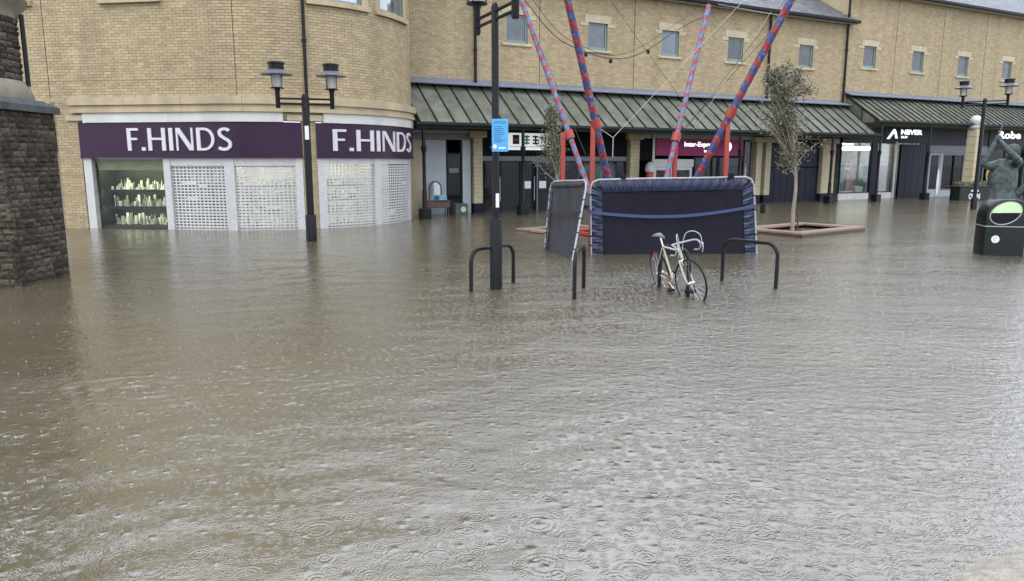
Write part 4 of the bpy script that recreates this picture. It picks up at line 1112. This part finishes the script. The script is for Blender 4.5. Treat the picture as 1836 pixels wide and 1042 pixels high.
for s in (-1, 1):
    MB().tube([TN((1.035, s*.207, .845)), TN((1.075, s*.207, .86)), TN((1.085, s*.207, .80)), TN((1.055, s*.207, .73))], [.016, .015, .008, .007], 7).build('brake_lever', 'chrome', hb, True)
    pts = [(1.07, s*.207, .865), (1.06, s*.20, .97), (1.0, s*.15, 1.03), (.93, s*.08, 1.02), (.89, s*.04, .92), (.875, s*.02, .78)]
    pts = smooth_path(pts)
    MB().tube([TN(p) for p in pts], .006, 6).build('brake_cable', 'pale_grey', hb, True)
m = MB(); 
for s in (-1, 1): m.tube([TN((HB[0]+.03, s*.01, HB[2]-.01)), TN((HB[0]+.035, s*.045, HB[2]-.05)), TN((HB[0]+.05, s*.03, HB[2]-.095))], .008, 6)
m.build('brake_caliper', 'chrome', bk)
cr_ = MB().tube([(BB[0]+.095*math.cos(t), -.055, BB[2]+.095*math.sin(t)) for t in np.linspace(0, 2*PI, 24, endpoint=False)], .005, 5, closed=True)
for k in range(5): t = 2*PI*k/5; cr_.tube([(BB[0], -.055, BB[2]), (BB[0]+.095*math.cos(t), -.055, BB[2]+.095*math.sin(t))], .006, 5)
cr = cr_.build('chainring', 'rust', bk)
for s, g in ((-1, -.5), (1, PI-.5)):
    e = (BB[0]+.17*math.cos(g), s*.075, BB[2]+.17*math.sin(g)); c1 = MB().tube([(BB[0], s*.07, BB[2]), e], .011, 7).build('crank', 'chrome', cr)
    MB().cbox(e[0]-.045, e[0]+.045, min(e[1], e[1]+s*.09), max(e[1], e[1]+s*.09), e[2]-.012, e[2]+.012, .004).build('pedal', 'black_rubber', c1)
MB().tube([(0, -.05, WR+.04), (BB[0], -.055, BB[2]+.095)], .004, 5).tube([(0, -.05, WR-.04), (BB[0], -.055, BB[2]-.095)], .004, 5).build('chain', 'rust', bk)
MB().cbox(-.05, -.03, -.022, .022, .60, .66, .006).build('rear_reflector', 'red_mark', bk)
lk = thing('bicycle_lock', 'black shackle lock round the front wheel and cycle stand leg', 'lock', (2.47, 10.08, .10), math.radians(-63))
MB().tube([(0, -.06, 0), (0, -.06, .12), (0, -.03, .16), (0, .03, .16), (0, .06, .12), (0, .06, 0)], .012, 8).build('shackle', 'black_metal', lk, True)
MB().cbox(-.03, .03, -.09, .09, -.05, .012, .012).build('lock_body', 'black_rubber', lk)

# ------------------------------------------------------------------ bungee trampoline rig
RG = (3.0, 16.0)
rig = thing('bungee_trampoline', 'bungee trampoline rig with tall red and blue striped poles and fenced blue padded panels', 'trampoline', (RG[0], RG[1], 0))
def L3(p): return (p[0]-RG[0], p[1]-RG[1], p[2])
def pole(base, through, zbase, ztop, r, mat):
    b_, t_ = Vector(base), Vector(through); d = (t_-b_)
    p0 = b_ + d*((zbase-b_.z)/d.z); p1 = b_ + d*((ztop-b_.z)/d.z); L = (p1-p0).length
    me = MB().tube([(0, 0, 0), (0, 0, L*.33), (0, 0, L*.66), (0, 0, L)], r, 14).mesh('pole', mat, True)
    o = link('pole', me, rig, L3(p0)); o.rotation_mode = 'QUATERNION'; o.rotation_quaternion = (p1-p0).to_track_quat('Z', 'Y')
    return p0, p1
poles = [pole((1.74, 17.4, 1.34), (.22, 18.4, 5.62), .05, 8.2, .062, 'pole_rear'), pole((2.16, 16.6, 1.36), (1.12, 15.6, 5.04), .05, 8.0, .080, 'pole_front'),
         pole((3.57, 17.4, 1.40), (4.67, 18.4, 5.55), .05, 5.5, .060, 'pole_rear'), pole((4.06, 16.6, 1.42), (5.59, 15.6, 5.04), .05, 8.0, .080, 'pole_front')]
for (x, y, z, i) in ((1.20, 17.65, 2.52, 0), (1.74, 16.25, 2.70, 1), (3.83, 17.65, 2.46, 2), (4.63, 16.25, 2.92, 3)):
    v = MB(); v.cbox(x-RG[0]-.05, x-RG[0]+.05, y-RG[1]-.05, y-RG[1]+.05, GROUND, z, .012); vo = v.build('upright', 'red_steel', rig)
    p0, p1 = poles[i]; t = (z-.05-p0.z)/(p1.z-p0.z); q = p0 + (p1-p0)*t
    MB().tube([L3((x, y, z-.12)), L3(tuple(q))], .055, 8).build('clamp_arm', 'red_steel', vo)
    ax_ = (p1-p0).normalized(); MB().tube([L3(tuple(q-ax_*.10)), L3(tuple(q+ax_*.10))], .108, 12).build('clamp_collar', 'red_steel', vo, True)
m = MB()
for a, b2 in (((1.74, 16.25), (4.63, 16.25)), ((1.2, 17.65), (3.83, 17.65)), ((1.74, 16.25), (1.2, 17.65)), ((4.63, 16.25), (3.83, 17.65))):
    m.tube([L3((*a, .25)), L3((*b2, .25))], .06, 6)
m.build('base_frame', 'red_steel', rig)
def ruffle(m, p00, p10, p01, p11, nu, nv, amp, freq, nrm, seed):
    """gathered fabric between two edges; gathers run across"""
    rg = random.Random(seed); A, B, Cc, Dd = map(Vector, (p00, p10, p01, p11)); N = Vector(nrm)
    ph = [rg.uniform(0, 6) for _ in range(4)]
    vs, fs = [], []
    for j in range(nv+1):
        for i in range(nu+1):
            u, v = i/nu, j/nv; p = (A*(1-u)+B*u)*(1-v) + (Cc*(1-u)+Dd*u)*v
            k = math.sin(u*freq+ph[0]+v*1.5)+.6*math.sin(u*freq*2.3+ph[1]-v*2)+.5*math.sin(u*freq*.41+ph[2])
            e = .35 + .65*math.sin(PI*min(max(v, .08), .92))
            vs.append(p + N*(amp*k*e + .025*math.sin(PI*v)))
    for j in range(nv):
        for i in range(nu): a = j*(nu+1)+i; fs.append((a, a+1, a+nu+2, a+nu+1))
    m.add(vs, fs)
def bed(name_lab, bl_, br, tl, tr, pad, mesh_mat, pad_mat, seed):
    bl_, br, tl, tr = [Vector(L3(p)) for p in (bl_, br, tl, tr)]
    N = (br-bl_).cross(tl-bl_).normalized()
    if N.y > 0 and abs(N.y) > .3: N = -N
    P = lambda u, v: (bl_*(1-u)+br*u)*(1-v) + (tl*(1-u)+tr*u)*v
    W, Hh = (br-bl_).length, (tl-bl_).length; pu, pv = pad/W, pad/Hh
    c = .16; cu, cv = c/W, c/Hh
    path = [P(0, 0), P(0, .33), P(0, .66), P(0, 1-cv), P(cu*.3, 1-cv*.3), P(cu, 1), P(.35, 1.004), P(.65, .998), P(1-cu, 1), P(1-cu*.3, 1-cv*.3), P(1, 1-cv), P(1, .66), P(1, .33), P(1, 0)]
    root = MB().tube([tuple(p) for p in path], .021, 10).build('panel_frame', 'tube_white', rig, True)
    nu, nv = 24, 12; vs, fs = [], []
    rg = random.Random(seed)
    for j in range(nv+1):
        for i in range(nu+1):
            u, v = pu*.5+(1-pu)*i/nu, (1-pv*.5)*j/nv
            vs.append(P(u, v) - N*(.02 + .05*math.sin(PI*i/nu)*math.sin(PI*j/nv) + .006*math.sin(i*.9+j*.4)))
    for j in range(nv):
        for i in range(nu): a = j*(nu+1)+i; fs.append((a, a+1, a+nu+2, a+nu+1))
    m = MB(); m.add(vs, fs); m.build('jump_bed', mesh_mat, root, True)
    m = MB(); eu, ev = .012/W, .02/Hh
    ruffle(m, P(pu*.7, 1-ev), P(1-pu*.7, 1-ev), P(pu, 1-pv), P(1-pu, 1-pv), 190, 8, .012, 95, N, seed)
    m.build('pad', pad_mat, root, True)
    for (ua, ub) in ((eu, pu), (1-eu, 1-pu)):
        m = MB(); ruffle(m, P(ua, 0), P(ua, 1-cv*.6), P(ub, 0), P(ub, 1-pv*.9), 90, 6, .013, 60, N, seed+3); m.build('pad', pad_mat, root, True)
    # lashings on the tube
    for k in range(4):
        for u in (0, 1):
            q = P(u, .14+.22*k+rg.uniform(-.06,.06)); q2 = q
            MB().tube([tuple(q - Vector((0,0,.012))), tuple(q + Vector((0,0,.012)))], .031, 8).build('lashing', 'black_rubber', root)
    return root, P, N
rt1, P1_, N1 = bed('front', (1.60, 14.82, GROUND), (5.00, 14.98, GROUND), (1.56, 14.9, 1.49), (4.86, 15.06, 1.55), .24, 'bed_mesh', 'blue_pad', 2)
rt2, P2_, N2 = bed('side', (.68, 15.55, GROUND), (1.13, 13.95, GROUND), (.83, 15.9, 1.43), (1.50, 14.86, 1.49), .12, 'grey_mesh', 'grey_mesh', 8)
# blue strap sagging across the front, and round the side
pts = [P1_(u, .60 - .085*math.sin(PI*u) + .05*u) + N1*.06 for u in np.linspace(-.01, 1.0, 26)]
m = MB(); up = Vector((0, 0, .03)); vs = []
for p in pts: vs += [p-up, p+up]
m.add(vs, [(2*i, 2*i+2, 2*i+3, 2*i+1) for i in range(len(pts)-1)])
st = m.build('strap', 'blue_strap', rig); md = st.modifiers.new('thick', 'SOLIDIFY'); md.thickness = .008
pts = [P2_(u, .62 - .05*math.sin(PI*u)) + N2*(.05 if N2.x < 0 else -.05) for u in np.linspace(0, 1.04, 12)]
m = MB(); vs = []
for p in pts: vs += [p-up*.6, p+up*.6]
m.add(vs, [(2*i, 2*i+2, 2*i+3, 2*i+1) for i in range(len(pts)-1)])
st = m.build('strap', 'rope_dark', rig); md = st.modifiers.new('thick', 'SOLIDIFY'); md.thickness = .008
for x, z in ((2.22, 1.53), (4.38, 1.56)): MB().cbox(x-RG[0]-.05, x-RG[0]+.05, 14.92-RG[1]-.03, 15.02-RG[1], z-.03, z+.07, .012).build('bracket', 'black_rubber', rig)
MB().cbox(5.02-RG[0], 5.10-RG[0], 14.93-RG[1], 15.03-RG[1], .82, 1.02, .012).build('bracket', 'black_rubber', rig)
def cord(a, b2, r=.007, mat='rope', sag=0.0, name='bungee_cord', n=8, par=rig, cv=L3):
    a, b2 = Vector(a), Vector(b2)
    MB().tube([cv(tuple(a*(1-t)+b2*t - Vector((0,0,sag*4*t*(1-t))))) for t in [i/n for i in range(n+1)]], r, 5).build(name, mat, par)
cord((1.78, 16.25, 2.62), (2.17, 16.2, 2.36)); cord((2.17, 16.2, 2.36), (5.2, 17.6, 5.4), .006); cord((2.17, 16.2, 2.36), (2.17, 16.2, 1.95), .009)
cord((.45, 18.2, 5.0), (1.70, 17.3, 2.0), .006, 'rope_dark'); cord((4.05, 16.9, 2.55), (5.35, 16.0, 4.9), .006)
cord((1.3, 15.9, 6.0), (4.2, 17.6, 2.9), .005, 'rope_dark'); cord((5.35, 15.75, 4.55), (4.0, 17.6, 2.6), .005, 'rope_dark')
cord((4.85, 18.3, 5.5), (5.5, 15.7, 4.75), .006); cord((5.6, 15.6, 5.2), (3.7, 17.4, 2.2), .005, 'rope_dark')

# ------------------------------------------------------------------ overhead lighting cables
def flat(p): return tuple(p)
def fw(x, y, z): c, s = math.cos(FR), math.sin(FR); return (FA[0]+c*x-s*y, FA[1]+s*x+c*y, z)
def catenary(label, pts, r, lamps):
    o = thing('overhead_cable', label, 'cable', pts[0])
    P0 = Vector(pts[0]); V = [Vector(p)-P0 for p in pts]
    sm = []
    for i in range(len(V)-1):
        a, b2, c, d = V[max(i-1, 0)], V[i], V[i+1], V[min(i+2, len(V)-1)]
        for k in range(6):
            t = k/6; sm.append(.5*((2*b2) + (c-a)*t + (2*a-5*b2+4*c-d)*t*t + (3*b2-a-3*c+d)*t**3))
    sm.append(V[-1]); MB().tube([tuple(p) for p in sm], r, 5).build('cable', 'rope_dark', o)
    for i in lamps:
        q = sm[i]; MB().lathe([(.02, .0), (.05, -.03), (.07, -.10), (.05, -.15), (.02, -.16)], 8, (0, 0)).build('lamp', 'black_metal', o, True).location = tuple(q)
catenary('dark lighting cable sagging from the corner building to the arcade eaves', [(-3.3, 24.6, 10.9), (-1.01, 24.6, 8.46), (.39, 25.0, 6.97), (1.33, 25.6, 6.04), (2.12, 26.2, 5.68), (3.47, 27.0, 5.42), (4.71, 28.0, 5.75), (6.86, 30.5, 7.15), (9.14, 32.48, 8.3)], .016, (26, 30, 37))
catenary('thin upper wire strung just above the sagging lighting cable', [(-3.3, 24.8, 11.2), (-1.0, 24.8, 8.8), (.50, 25.2, 7.2), (1.42, 25.8, 6.25), (2.2, 26.4, 5.85), (3.5, 27.2, 5.56), (4.75, 28.2, 6.0), (6.7, 30.4, 7.35), (8.6, 32.2, 8.35)], .009, ())

# ------------------------------------------------------------------ young trees in timber surrounds
def surround(label, L, F, R, B, cat='planter', zt=.075):
    cx, cy = (L[0]+R[0])/2, (L[1]+R[1])/2
    o = thing('timber_surround', label, cat, (cx, cy, 0), 0, 'timber surrounds of the young trees')
    ring = [Vector((p[0]-cx, p[1]-cy, 0)) for p in (L, F, R, B)]
    for i in range(4):
        a, b2 = ring[i], ring[(i+1) % 4]; d = (b2-a).normalized(); nn = Vector((-d.y, d.x, 0))
        for j in range(3):
            o0, o1 = j*.125, j*.125+.115
            p = [a + d*o0 + nn*o0, b2 - d*o0 + nn*o0, b2 - d*o1 + nn*o1, a + d*o1 + nn*o1]
            MB().slab([(q.x, q.y, zt) for q in p], .045).build('plank', 'timber', o)
        p = [a + d*.02 + nn*.02, b2 - d*.02 + nn*.02, b2 - d*.06 + nn*.06, a + d*.06 + nn*.06]
        MB().slab([(q.x, q.y, GROUND) for q in p], zt-GROUND-.004).build('board', 'dark_wood', o)
    return o
surround('low timber surround at the foot of the pale trunk tree', (5.95, 19.7), (7.13, 18.1), (9.56, 19.96), (8.38, 21.56))
surround('low timber surround behind the grey trampoline panel', (.11, 20.13), (1.0, 18.9), (2.85, 20.2), (1.9, 21.5), zt=.02)
def young_tree(label, base, trunk_pts, blobs, nleaf, seed, limbs, lsize=(.035, .075)):
    rg = random.Random(seed); o = thing('young_tree', label, 'tree', (*base, 0), 0, 'young street trees')
    m = MB(); n = len(trunk_pts)
    m.tube([(x, y, z) for x, y, z in trunk_pts], [.058*(1-.75*i/(n-1)) for i in range(n)], 9); tk = m.build('trunk', 'bark', o, True)
    m = MB(); tips = []
    for k in range(limbs):
        t = rg.uniform(.35, .98); i = min(int(t*(n-1)), n-2); f = t*(n-1)-i
        p = Vector(trunk_pts[i])*(1-f) + Vector(trunk_pts[i+1])*f
        bx = rg.choice(blobs); c = Vector(bx[:3]); q = c + Vector((rg.gauss(0, .45)*bx[3], rg.gauss(0, .45)*bx[3], rg.gauss(0, .4)*bx[4]))
        if q.z < p.z: q.z = p.z + rg.uniform(.0, .3)
        mid = p*.5 + q*.5 + Vector((rg.uniform(-.1, .1), rg.uniform(-.1, .1), rg.uniform(-.02, .12)))
        m.tube([p, mid, q], [.018, .012, .005], 5); tips += [mid, q, mid*.5+q*.5]
    m.build('limbs', 'bark', tk)
    vs, fs = [], []
    for k in range(nleaf):
        if rg.random() < .82 and tips:
            c = rg.choice(tips) + Vector((rg.gauss(0, .085), rg.gauss(0, .085), rg.gauss(0, .085)))
        else:
            bx = rg.choice(blobs); d = Vector((rg.gauss(0, 1), rg.gauss(0, 1), rg.gauss(0, 1))); d.normalize(); rr = rg.random()**.45
            c = Vector(bx[:3]) + Vector((d.x*bx[3]*rr, d.y*bx[3]*rr, d.z*bx[4]*rr))
        l = rg.uniform(*lsize); w = l*.42
        a = Vector((rg.gauss(0, 1), rg.gauss(0, 1), rg.gauss(-.5, .8))).normalized(); b2 = a.cross(Vector((rg.gauss(0, 1), rg.gauss(0, 1), rg.gauss(0, 1)))).normalized()
        i = len(vs); vs += [c-a*l*.5, c+b2*w*.5, c+a*l*.5, c-b2*w*.5]; fs.append((i, i+1, i+2, i+3))
    me = bpy.data.meshes.new('crown'); me.from_pydata([tuple(v) for v in vs], [], fs); me.materials.append(M['leaf']); me.update()
    link('crown', me, o, kind='stuff')
    return o
young_tree('slender young tree with pale trunk growing from the timber surround', (7.72, 20.35),
    [(0, 0, GROUND), (-.01, 0, .5), (.02, 0, 1.1), (-.02, 0, 1.7), (-.10, .02, 2.3), (-.22, .02, 3.0), (-.42, 0, 3.7), (-.62, 0, 4.2)],
    [(-.62, 0, 3.45, .56, .62), (-.25, .05, 2.75, .64, .58), (-.05, 0, 2.15, .56, .40), (-.75, 0, 4.0, .30, .30), (-.8, 0, 2.9, .45, .4), (-.25, 0, 1.75, .38, .25)], 5400, 5, 100, (.05, .11))
MB().tube([(7.95, 20.6, GROUND), (7.95, 20.6, .42)], .025, 8).build('tree_stake', 'dark_wood', None)
tag(bpy.data.objects['tree_stake'], 'short dark stake beside the pale trunk inside the timber surround', 'stake')
young_tree('small bushy young tree behind the grey trampoline panel', (1.32, 20.7),
    [(0, 0, GROUND), (0, 0, .7), (-.04, 0, 1.3), (-.12, 0, 1.9), (-.18, 0, 2.5), (-.22, 0, 3.2)],
    [(-.22, 0, 2.75, .32, .55), (-.30, 0, 2.15, .40, .45), (-.1, 0, 1.75, .30, .30), (-.22, 0, 3.15, .2, .3)], 2600, 9, 50, (.05, .10))

# ------------------------------------------------------------------ litter bin
bn = thing('litter_bin', 'black litter bin with lime green hooded slot and round sticker', 'litter bin', (9.42, 14.72, 0), math.atan2(-.26, .966))
W_, D_ = .80, .60
sh = [(0, GROUND), (0, .74)] + [(.30-.30*math.cos(t), .74+.375*math.sin(t)) for t in np.linspace(.1, PI/2, 9)] + [(W_-.30+.30*math.sin(t), .74+.375*math.cos(t)) for t in np.linspace(0, PI/2-.1, 9)] + [(W_, .74), (W_, GROUND)]
m = MB(); nP = len(sh); vs = []
cxb, czb = W_/2, .5
for y, k in ((.0, .035), (.012, .012), (.035, 0), (D_-.03, 0), (D_, .03)):
    for x, z in sh: vs.append((x + (cxb-x)/cxb*k, y, z - (k*.8 if z > .8 else 0)))
fs = [(r*nP+i, r*nP+(i+1) % nP, (r+1)*nP+(i+1) % nP, (r+1)*nP+i) for r in range(4) for i in range(nP)] + [tuple(range(nP)), tuple(range(5*nP-1, 4*nP-1, -1))]
m.add(vs, fs); m.build('body', 'bin_body', bn, True)
OC, OA, OB, OT = (.335, .845), .285, .205, .46
def oval(t, k=1.0, y=0.0):
    a, b2 = OA*k*math.cos(t), OB*k*math.sin(t); return (OC[0]+a*math.cos(OT)-b2*math.sin(OT), y, OC[1]+a*math.sin(OT)+b2*math.cos(OT))
MB().tube([oval(t, 1, -.006) for t in np.linspace(0, 2*PI, 36, endpoint=False)], .011, 6, closed=True).build('slot_rim', 'bin_trim', bn, True)
pts = [oval(t, .97, -.010) for t in np.linspace(0, 2*PI, 60, endpoint=False)]; up_ = [p for p in pts if p[2] >= .85]; lo_ = [p for p in pts if p[2] < .85]
def ordered(ps): return sorted(ps, key=lambda p: math.atan2(p[2]-sum(q[2] for q in ps)/len(ps), p[0]-sum(q[0] for q in ps)/len(ps)))
MB().slab(ordered(up_), .012).build('slot_hood', 'bin_lime', bn)
MB().slab([(p[0], -.003, p[2]) for p in ordered(lo_)], .002).build('slot', 'black_rubber', bn)
m = MB(); m.box(-.004, W_+.004, -.006, D_+.004, .575, .592); m.build('trim_band', 'bin_trim', bn)
st = MB().slab([(.20+.072*math.cos(t), -.002, .33+.075*math.sin(t)) for t in np.linspace(0, 2*PI, 24, endpoint=False)], .002).build('sticker', 'paper', bn)
m = MB(); m.tube([(.20+.034*math.cos(t), -.006, .33+.036*math.sin(t)) for t in np.linspace(.3, 5.4, 14)], .006, 5); m.build('sticker_mark', 'green_mark', st)
m = MB(); m.box(W_-.085, W_-.08, -.003, 0, -.05, .56); m.build('door_seam', 'bin_trim', bn)

# ------------------------------------------------------------------ bronze statue (one continuous skinned figure)
def skinned(name, verts, edges, radii, mat, parent, sub=2, root=0):
    me = bpy.data.meshes.new(name); me.from_pydata(verts, edges, [])
    o = bpy.data.objects.new(name, me); C.objects.link(o)
    sk = o.modifiers.new('skin', 'SKIN'); sk.use_smooth_shade = True
    for i, r in enumerate(radii):
        d = me.skin_vertices[0].data[i]; d.radius = (r, r) if not isinstance(r, tuple) else r; d.use_root = (i == root)
    ss = o.modifiers.new('sub', 'SUBSURF'); ss.levels = sub; ss.render_levels = sub
    dg = bpy.context.evaluated_depsgraph_get(); m2 = bpy.data.meshes.new_from_object(o.evaluated_get(dg))
    bpy.data.objects.remove(o); m2.materials.clear(); m2.materials.append(M[mat]); m2.name = name
    m2.polygons.foreach_set('use_smooth', [True]*len(m2.polygons))
    return link(name, m2, parent)
stt = thing('bronze_statue', 'weathered green bronze statue with both arms raised to a rod, behind the litter bin', 'statue', (11.85, 18.0, 0))
V_ = [(.06, 0, .98), (.02, .02, 1.22), (-.04, .03, 1.52), (0, .02, 1.80), (.05, -.02, 1.90), (.09, -.05, 2.06), (.10, -.06, 2.17),   # pelvis .. head
      (-.24, .02, 1.76), (-.45, -.06, 1.74), (-.62, -.12, 1.80), (-.50, -.16, 2.12), (-.41, -.18, 2.36), (-.39, -.19, 2.46),             # right arm
      (.22, .02, 1.78), (.14, -.26, 1.84), (-.03, -.36, 1.94), (-.24, -.26, 2.20), (-.38, -.20, 2.38),                       # left arm
      (-.08, .02, .90), (-.14, -.04, .50), (-.12, .02, .05), (-.16, -.16, -.04),                                             # standing leg
      (.18, -.02, .94), (.40, -.25, 1.30), (.48, -.20, .85), (.46, -.10, .42), (.46, -.28, .36)]                               # raised knee
E_ = [(0,1),(1,2),(2,3),(3,4),(4,5),(5,6),(3,7),(7,8),(8,9),(9,10),(10,11),(11,12),(3,13),(13,14),(14,15),(15,16),(16,17),(0,18),(18,19),(19,20),(20,21),(0,22),(22,23),(23,24),(24,25),(25,26)]
R_ = [(.24,.19),(.25,.19),(.29,.20),(.19,.14),.085,.125,.09, .13,.105,.085,.068,.05,.045, .13,.10,.082,.064,.05, .12,.095,.075,.05, .12,.10,.085,.065,.05]
bd = skinned('figure', V_, E_, R_, 'bronze', stt)
m = MB(); vs = []; nn_ = 40
for z, rx, ry, dx in ((.86, .36, .28, .04), (1.0, .33, .26, .04), (1.16, .29, .22, .02), (1.34, .31, .23, -.02), (1.52, .33, .235, -.03), (1.68, .30, .20, -.02), (1.80, .19, .15, .02), (1.86, .12, .11, .05)):
    for k in range(nn_):
        g = 2*PI*k/nn_; f = 1 + .05*math.sin(g*9 + z*5) + .035*math.sin(g*5 - z*11) + .02*math.sin(g*17 + z*23)
        vs.append((dx + rx*f*math.cos(g), .02 + ry*f*math.sin(g), z + .015*math.sin(g*4)))
m.add(vs, [(r*nn_+k, r*nn_+(k+1) % nn_, (r+1)*nn_+(k+1) % nn_, (r+1)*nn_+k) for r in range(7) for k in range(nn_)])
m.build('coat', 'bronze', bd, True)
MB().tube([(-.44, -.19, 2.20), (-.40, -.19, 2.42), (-.24, -.19, 2.86)], [.022, .020, .014], 8).build('rod', 'bronze', stt, True)
m = MB(); 
for k in range(4): m.tube([(-.445+k*.004, -.235, 2.36+k*.028), (-.40, -.255, 2.365+k*.028), (-.355, -.225, 2.37+k*.028)], .016, 6)
m.build('fingers', 'bronze', bd, True)
m = MB(); m.tube([(.04, -.17, 2.09), (.05, -.195, 2.06)], [.016, .022], 6); m.tube([(-.02, -.10, 2.09), (-.025, -.06, 2.10)], [.02, .025], 6); m.build('face', 'bronze', bd, True)
m = MB(); m.lathe([(.125, 2.10), (.14, 2.14), (.13, 2.2), (.09, 2.25), (.02, 2.27)], 14, (.10, -.05)); m.build('cap', 'bronze', bd, True)
MB().lathe([(.62, GROUND), (.62, -.07), (.55, -.05)], 20, (.1, -.05)).build('plinth', 'tower_stone', stt)
MB().cbox(.28, .72, -.42, .10, GROUND, .33, .04).build('plinth_block', 'bronze', stt)

# ------------------------------------------------------------------ small things in the arcade
t = fthing('dressing_table', 'dark wooden dressing table with arched mirror outside the pale panelled shop', 'table', .98, 1.25)
MB().cbox(-.42, .42, -.2, .2, .28, .50, .01).build('drawer_case', 'dark_wood', t)
for sx in (-.39, .36):
    for sy in (-.18, .15): MB().cbox(sx, sx+.035, sy, sy+.035, GROUND, .28, .004).build('leg', 'dark_wood', t)
MB().cbox(-.45, .45, -.22, .22, .5005, .53, .008).build('table_top', 'dark_wood', t)
mr = MB().tube([(-.22, .12, .53), (-.22, .12, .95)] + arc((0, .12, .95), .22, PI, 0, 10) + [(.22, .12, .53)], .028, 8).build('mirror_frame', 'dark_wood', t, True)
MB().slab([(-.2, .125, .56), (.2, .125, .56)] + [(.2*math.cos(a), .125, .95+.2*math.sin(a)) for a in np.linspace(0, PI, 9)], .008).build('mirror_glass', 'glass_drum', mr)


fc = fthing('folded_cloth', 'pale blue folded cloth lying on the dressing table', 'cloth', 1.14, 1.20)
for k in range(3): MB().cbox(-.15+k*.008, .17-k*.006, -.12, .12, .532+k*.055, .583+k*.055, .02).build('fold', 'cloth_blue', fc)
cr2 = fthing('green_crate', 'dark green crate with a pale round mark beside the dressing table', 'crate', 1.86, 1.30)
MB().cbox(-.24, .24, -.2, .2, GROUND, .40, .02).build('box', 'crate_green', cr2)
for z in (.06, .22): MB().box(-.245, .245, -.21, -.2005, z, z+.09).build('slat', 'crate_green', cr2)
MB().slab([(.05+.10*math.cos(a), -.222, .20+.10*math.sin(a)) for a in np.linspace(0, 2*PI, 14, endpoint=False)], .006).build('mark', 'pale_grey', cr2)
pb = fthing('red_pillar', 'small red pillar with grey domed top beside a stone pier', 'pillar', 10.32, 1.35)
MB().lathe([(.15, GROUND), (.15, 1.42), (.17, 1.44)], 14).build('column', 'post_red', pb, True)
MB().lathe([(.19, 1.44), (.21, 1.52), (.19, 1.68), (.12, 1.80), (.02, 1.84)], 14).build('dome', 'pale_grey', pb, True)
sc = fthing('stone_column', 'slender buff stone column with pale ball finial in front of the shops', 'column', 29.75, -.1)
z = GROUND; rg = random.Random(2)
k = 0
while z < 3.2:
    MB().cbox(-.25+.012*k*.3, .25-.012*k*.3, -.25, .25, z, z+.39, .015).build('column_block', 'stone_pale', sc); z += .40; k += 1
MB().lathe([(.30, z), (.34, z+.06), (.34, z+.14), (.22, z+.17)], 16).build('capital', 'pale_grey', sc, True)
MB().lathe([(.10, z+.17), (.22, z+.26), (.28, z+.40), (.25, z+.54), (.14, z+.64), (.02, z+.67)], 16).build('finial', 'white_paint', sc, True)
pl = thing('planter_box', 'black box planter with white lettering in front of the stone column', 'planter', (22.3, 36.3, 0), .3)
MB().cbox(-.95, .95, -.3, .3, GROUND, .66, .03).build('box', 'bin_body', pl)
MB().box(-.98, .98, -.33, .33, .661, .71).build('rim', 'dark_wood', pl)
put_text('lettering', 'OPEN', pl, 'paper', -.40, -.305, .06, .70, .28, .03)
put_text('lettering', 'welcome', pl, 'paper', -.30, -.305, .42, .50, .12, .02)
m = MB(); rg = random.Random(6)
for k in range(240):
    x, y = rg.uniform(-.85, .85), rg.uniform(-.22, .22); h = rg.uniform(.05, .28); a = rg.uniform(0, 6)
    m.add([(x, y, .70), (x+.05*math.cos(a), y+.05*math.sin(a), .70+h*.6), (x+.09*math.cos(a), y+.09*math.sin(a), .70+h), (x-.02, y+.02, .70+h*.5)], [(0,1,2,3)])
m.build('plants', 'leaf', pl, kind='stuff')
fl = fthing('shop_flag', 'white feather flag leaning beside a canopy post', 'flag', 28.6, .9)
m = MB(); m.slab([(0, 0, .1), (.14, 0, .25), (.2, 0, .8), (.12, 0, 1.35), (.02, 0, 1.6), (-.04, 0, .9)], .01); m.build('cloth', 'paper', fl)
MB().tube([(-.05, 0, GROUND), (-.03, 0, .9), (.03, 0, 1.65)], .012, 6).build('pole', 'grey_metal', fl)

# ------------------------------------------------------------------ splashes thrown up by the rain
def splashes():
    rng = np.random.default_rng(12); n = 1500; vs, fs = [], []
    for k in range(n):
        y = 2.6*(20/2.6)**(rng.random()**.8); x = rng.uniform(-.78, .78)*y
        h = rng.uniform(.003, .009); r = rng.uniform(.004, .010)
        i = len(vs); a0 = rng.uniform(0, 2)
        for q in range(4): g = a0+q*PI/2; vs.append((x+r*math.cos(g), y+r*math.sin(g), -.004))
        for q in range(4): g = a0+q*PI/2; vs.append((x+r*.7*math.cos(g), y+r*.7*math.sin(g), h*.6))
        vs.append((x, y, h))
        for q in range(4):
            b = (q+1) % 4; fs += [(i+q, i+b, i+4+b, i+4+q), (i+4+q, i+4+b, i+8)]
    me = bpy.data.meshes.new('rain_splashes'); me.from_pydata(vs, [], fs); me.materials.append(M['flood_water']); me.update()
    o = link('rain_splashes', me, kind='stuff'); o['label'] = 'tiny splashes thrown up by rain on the flood water'; o['category'] = 'splashes'
splashes()
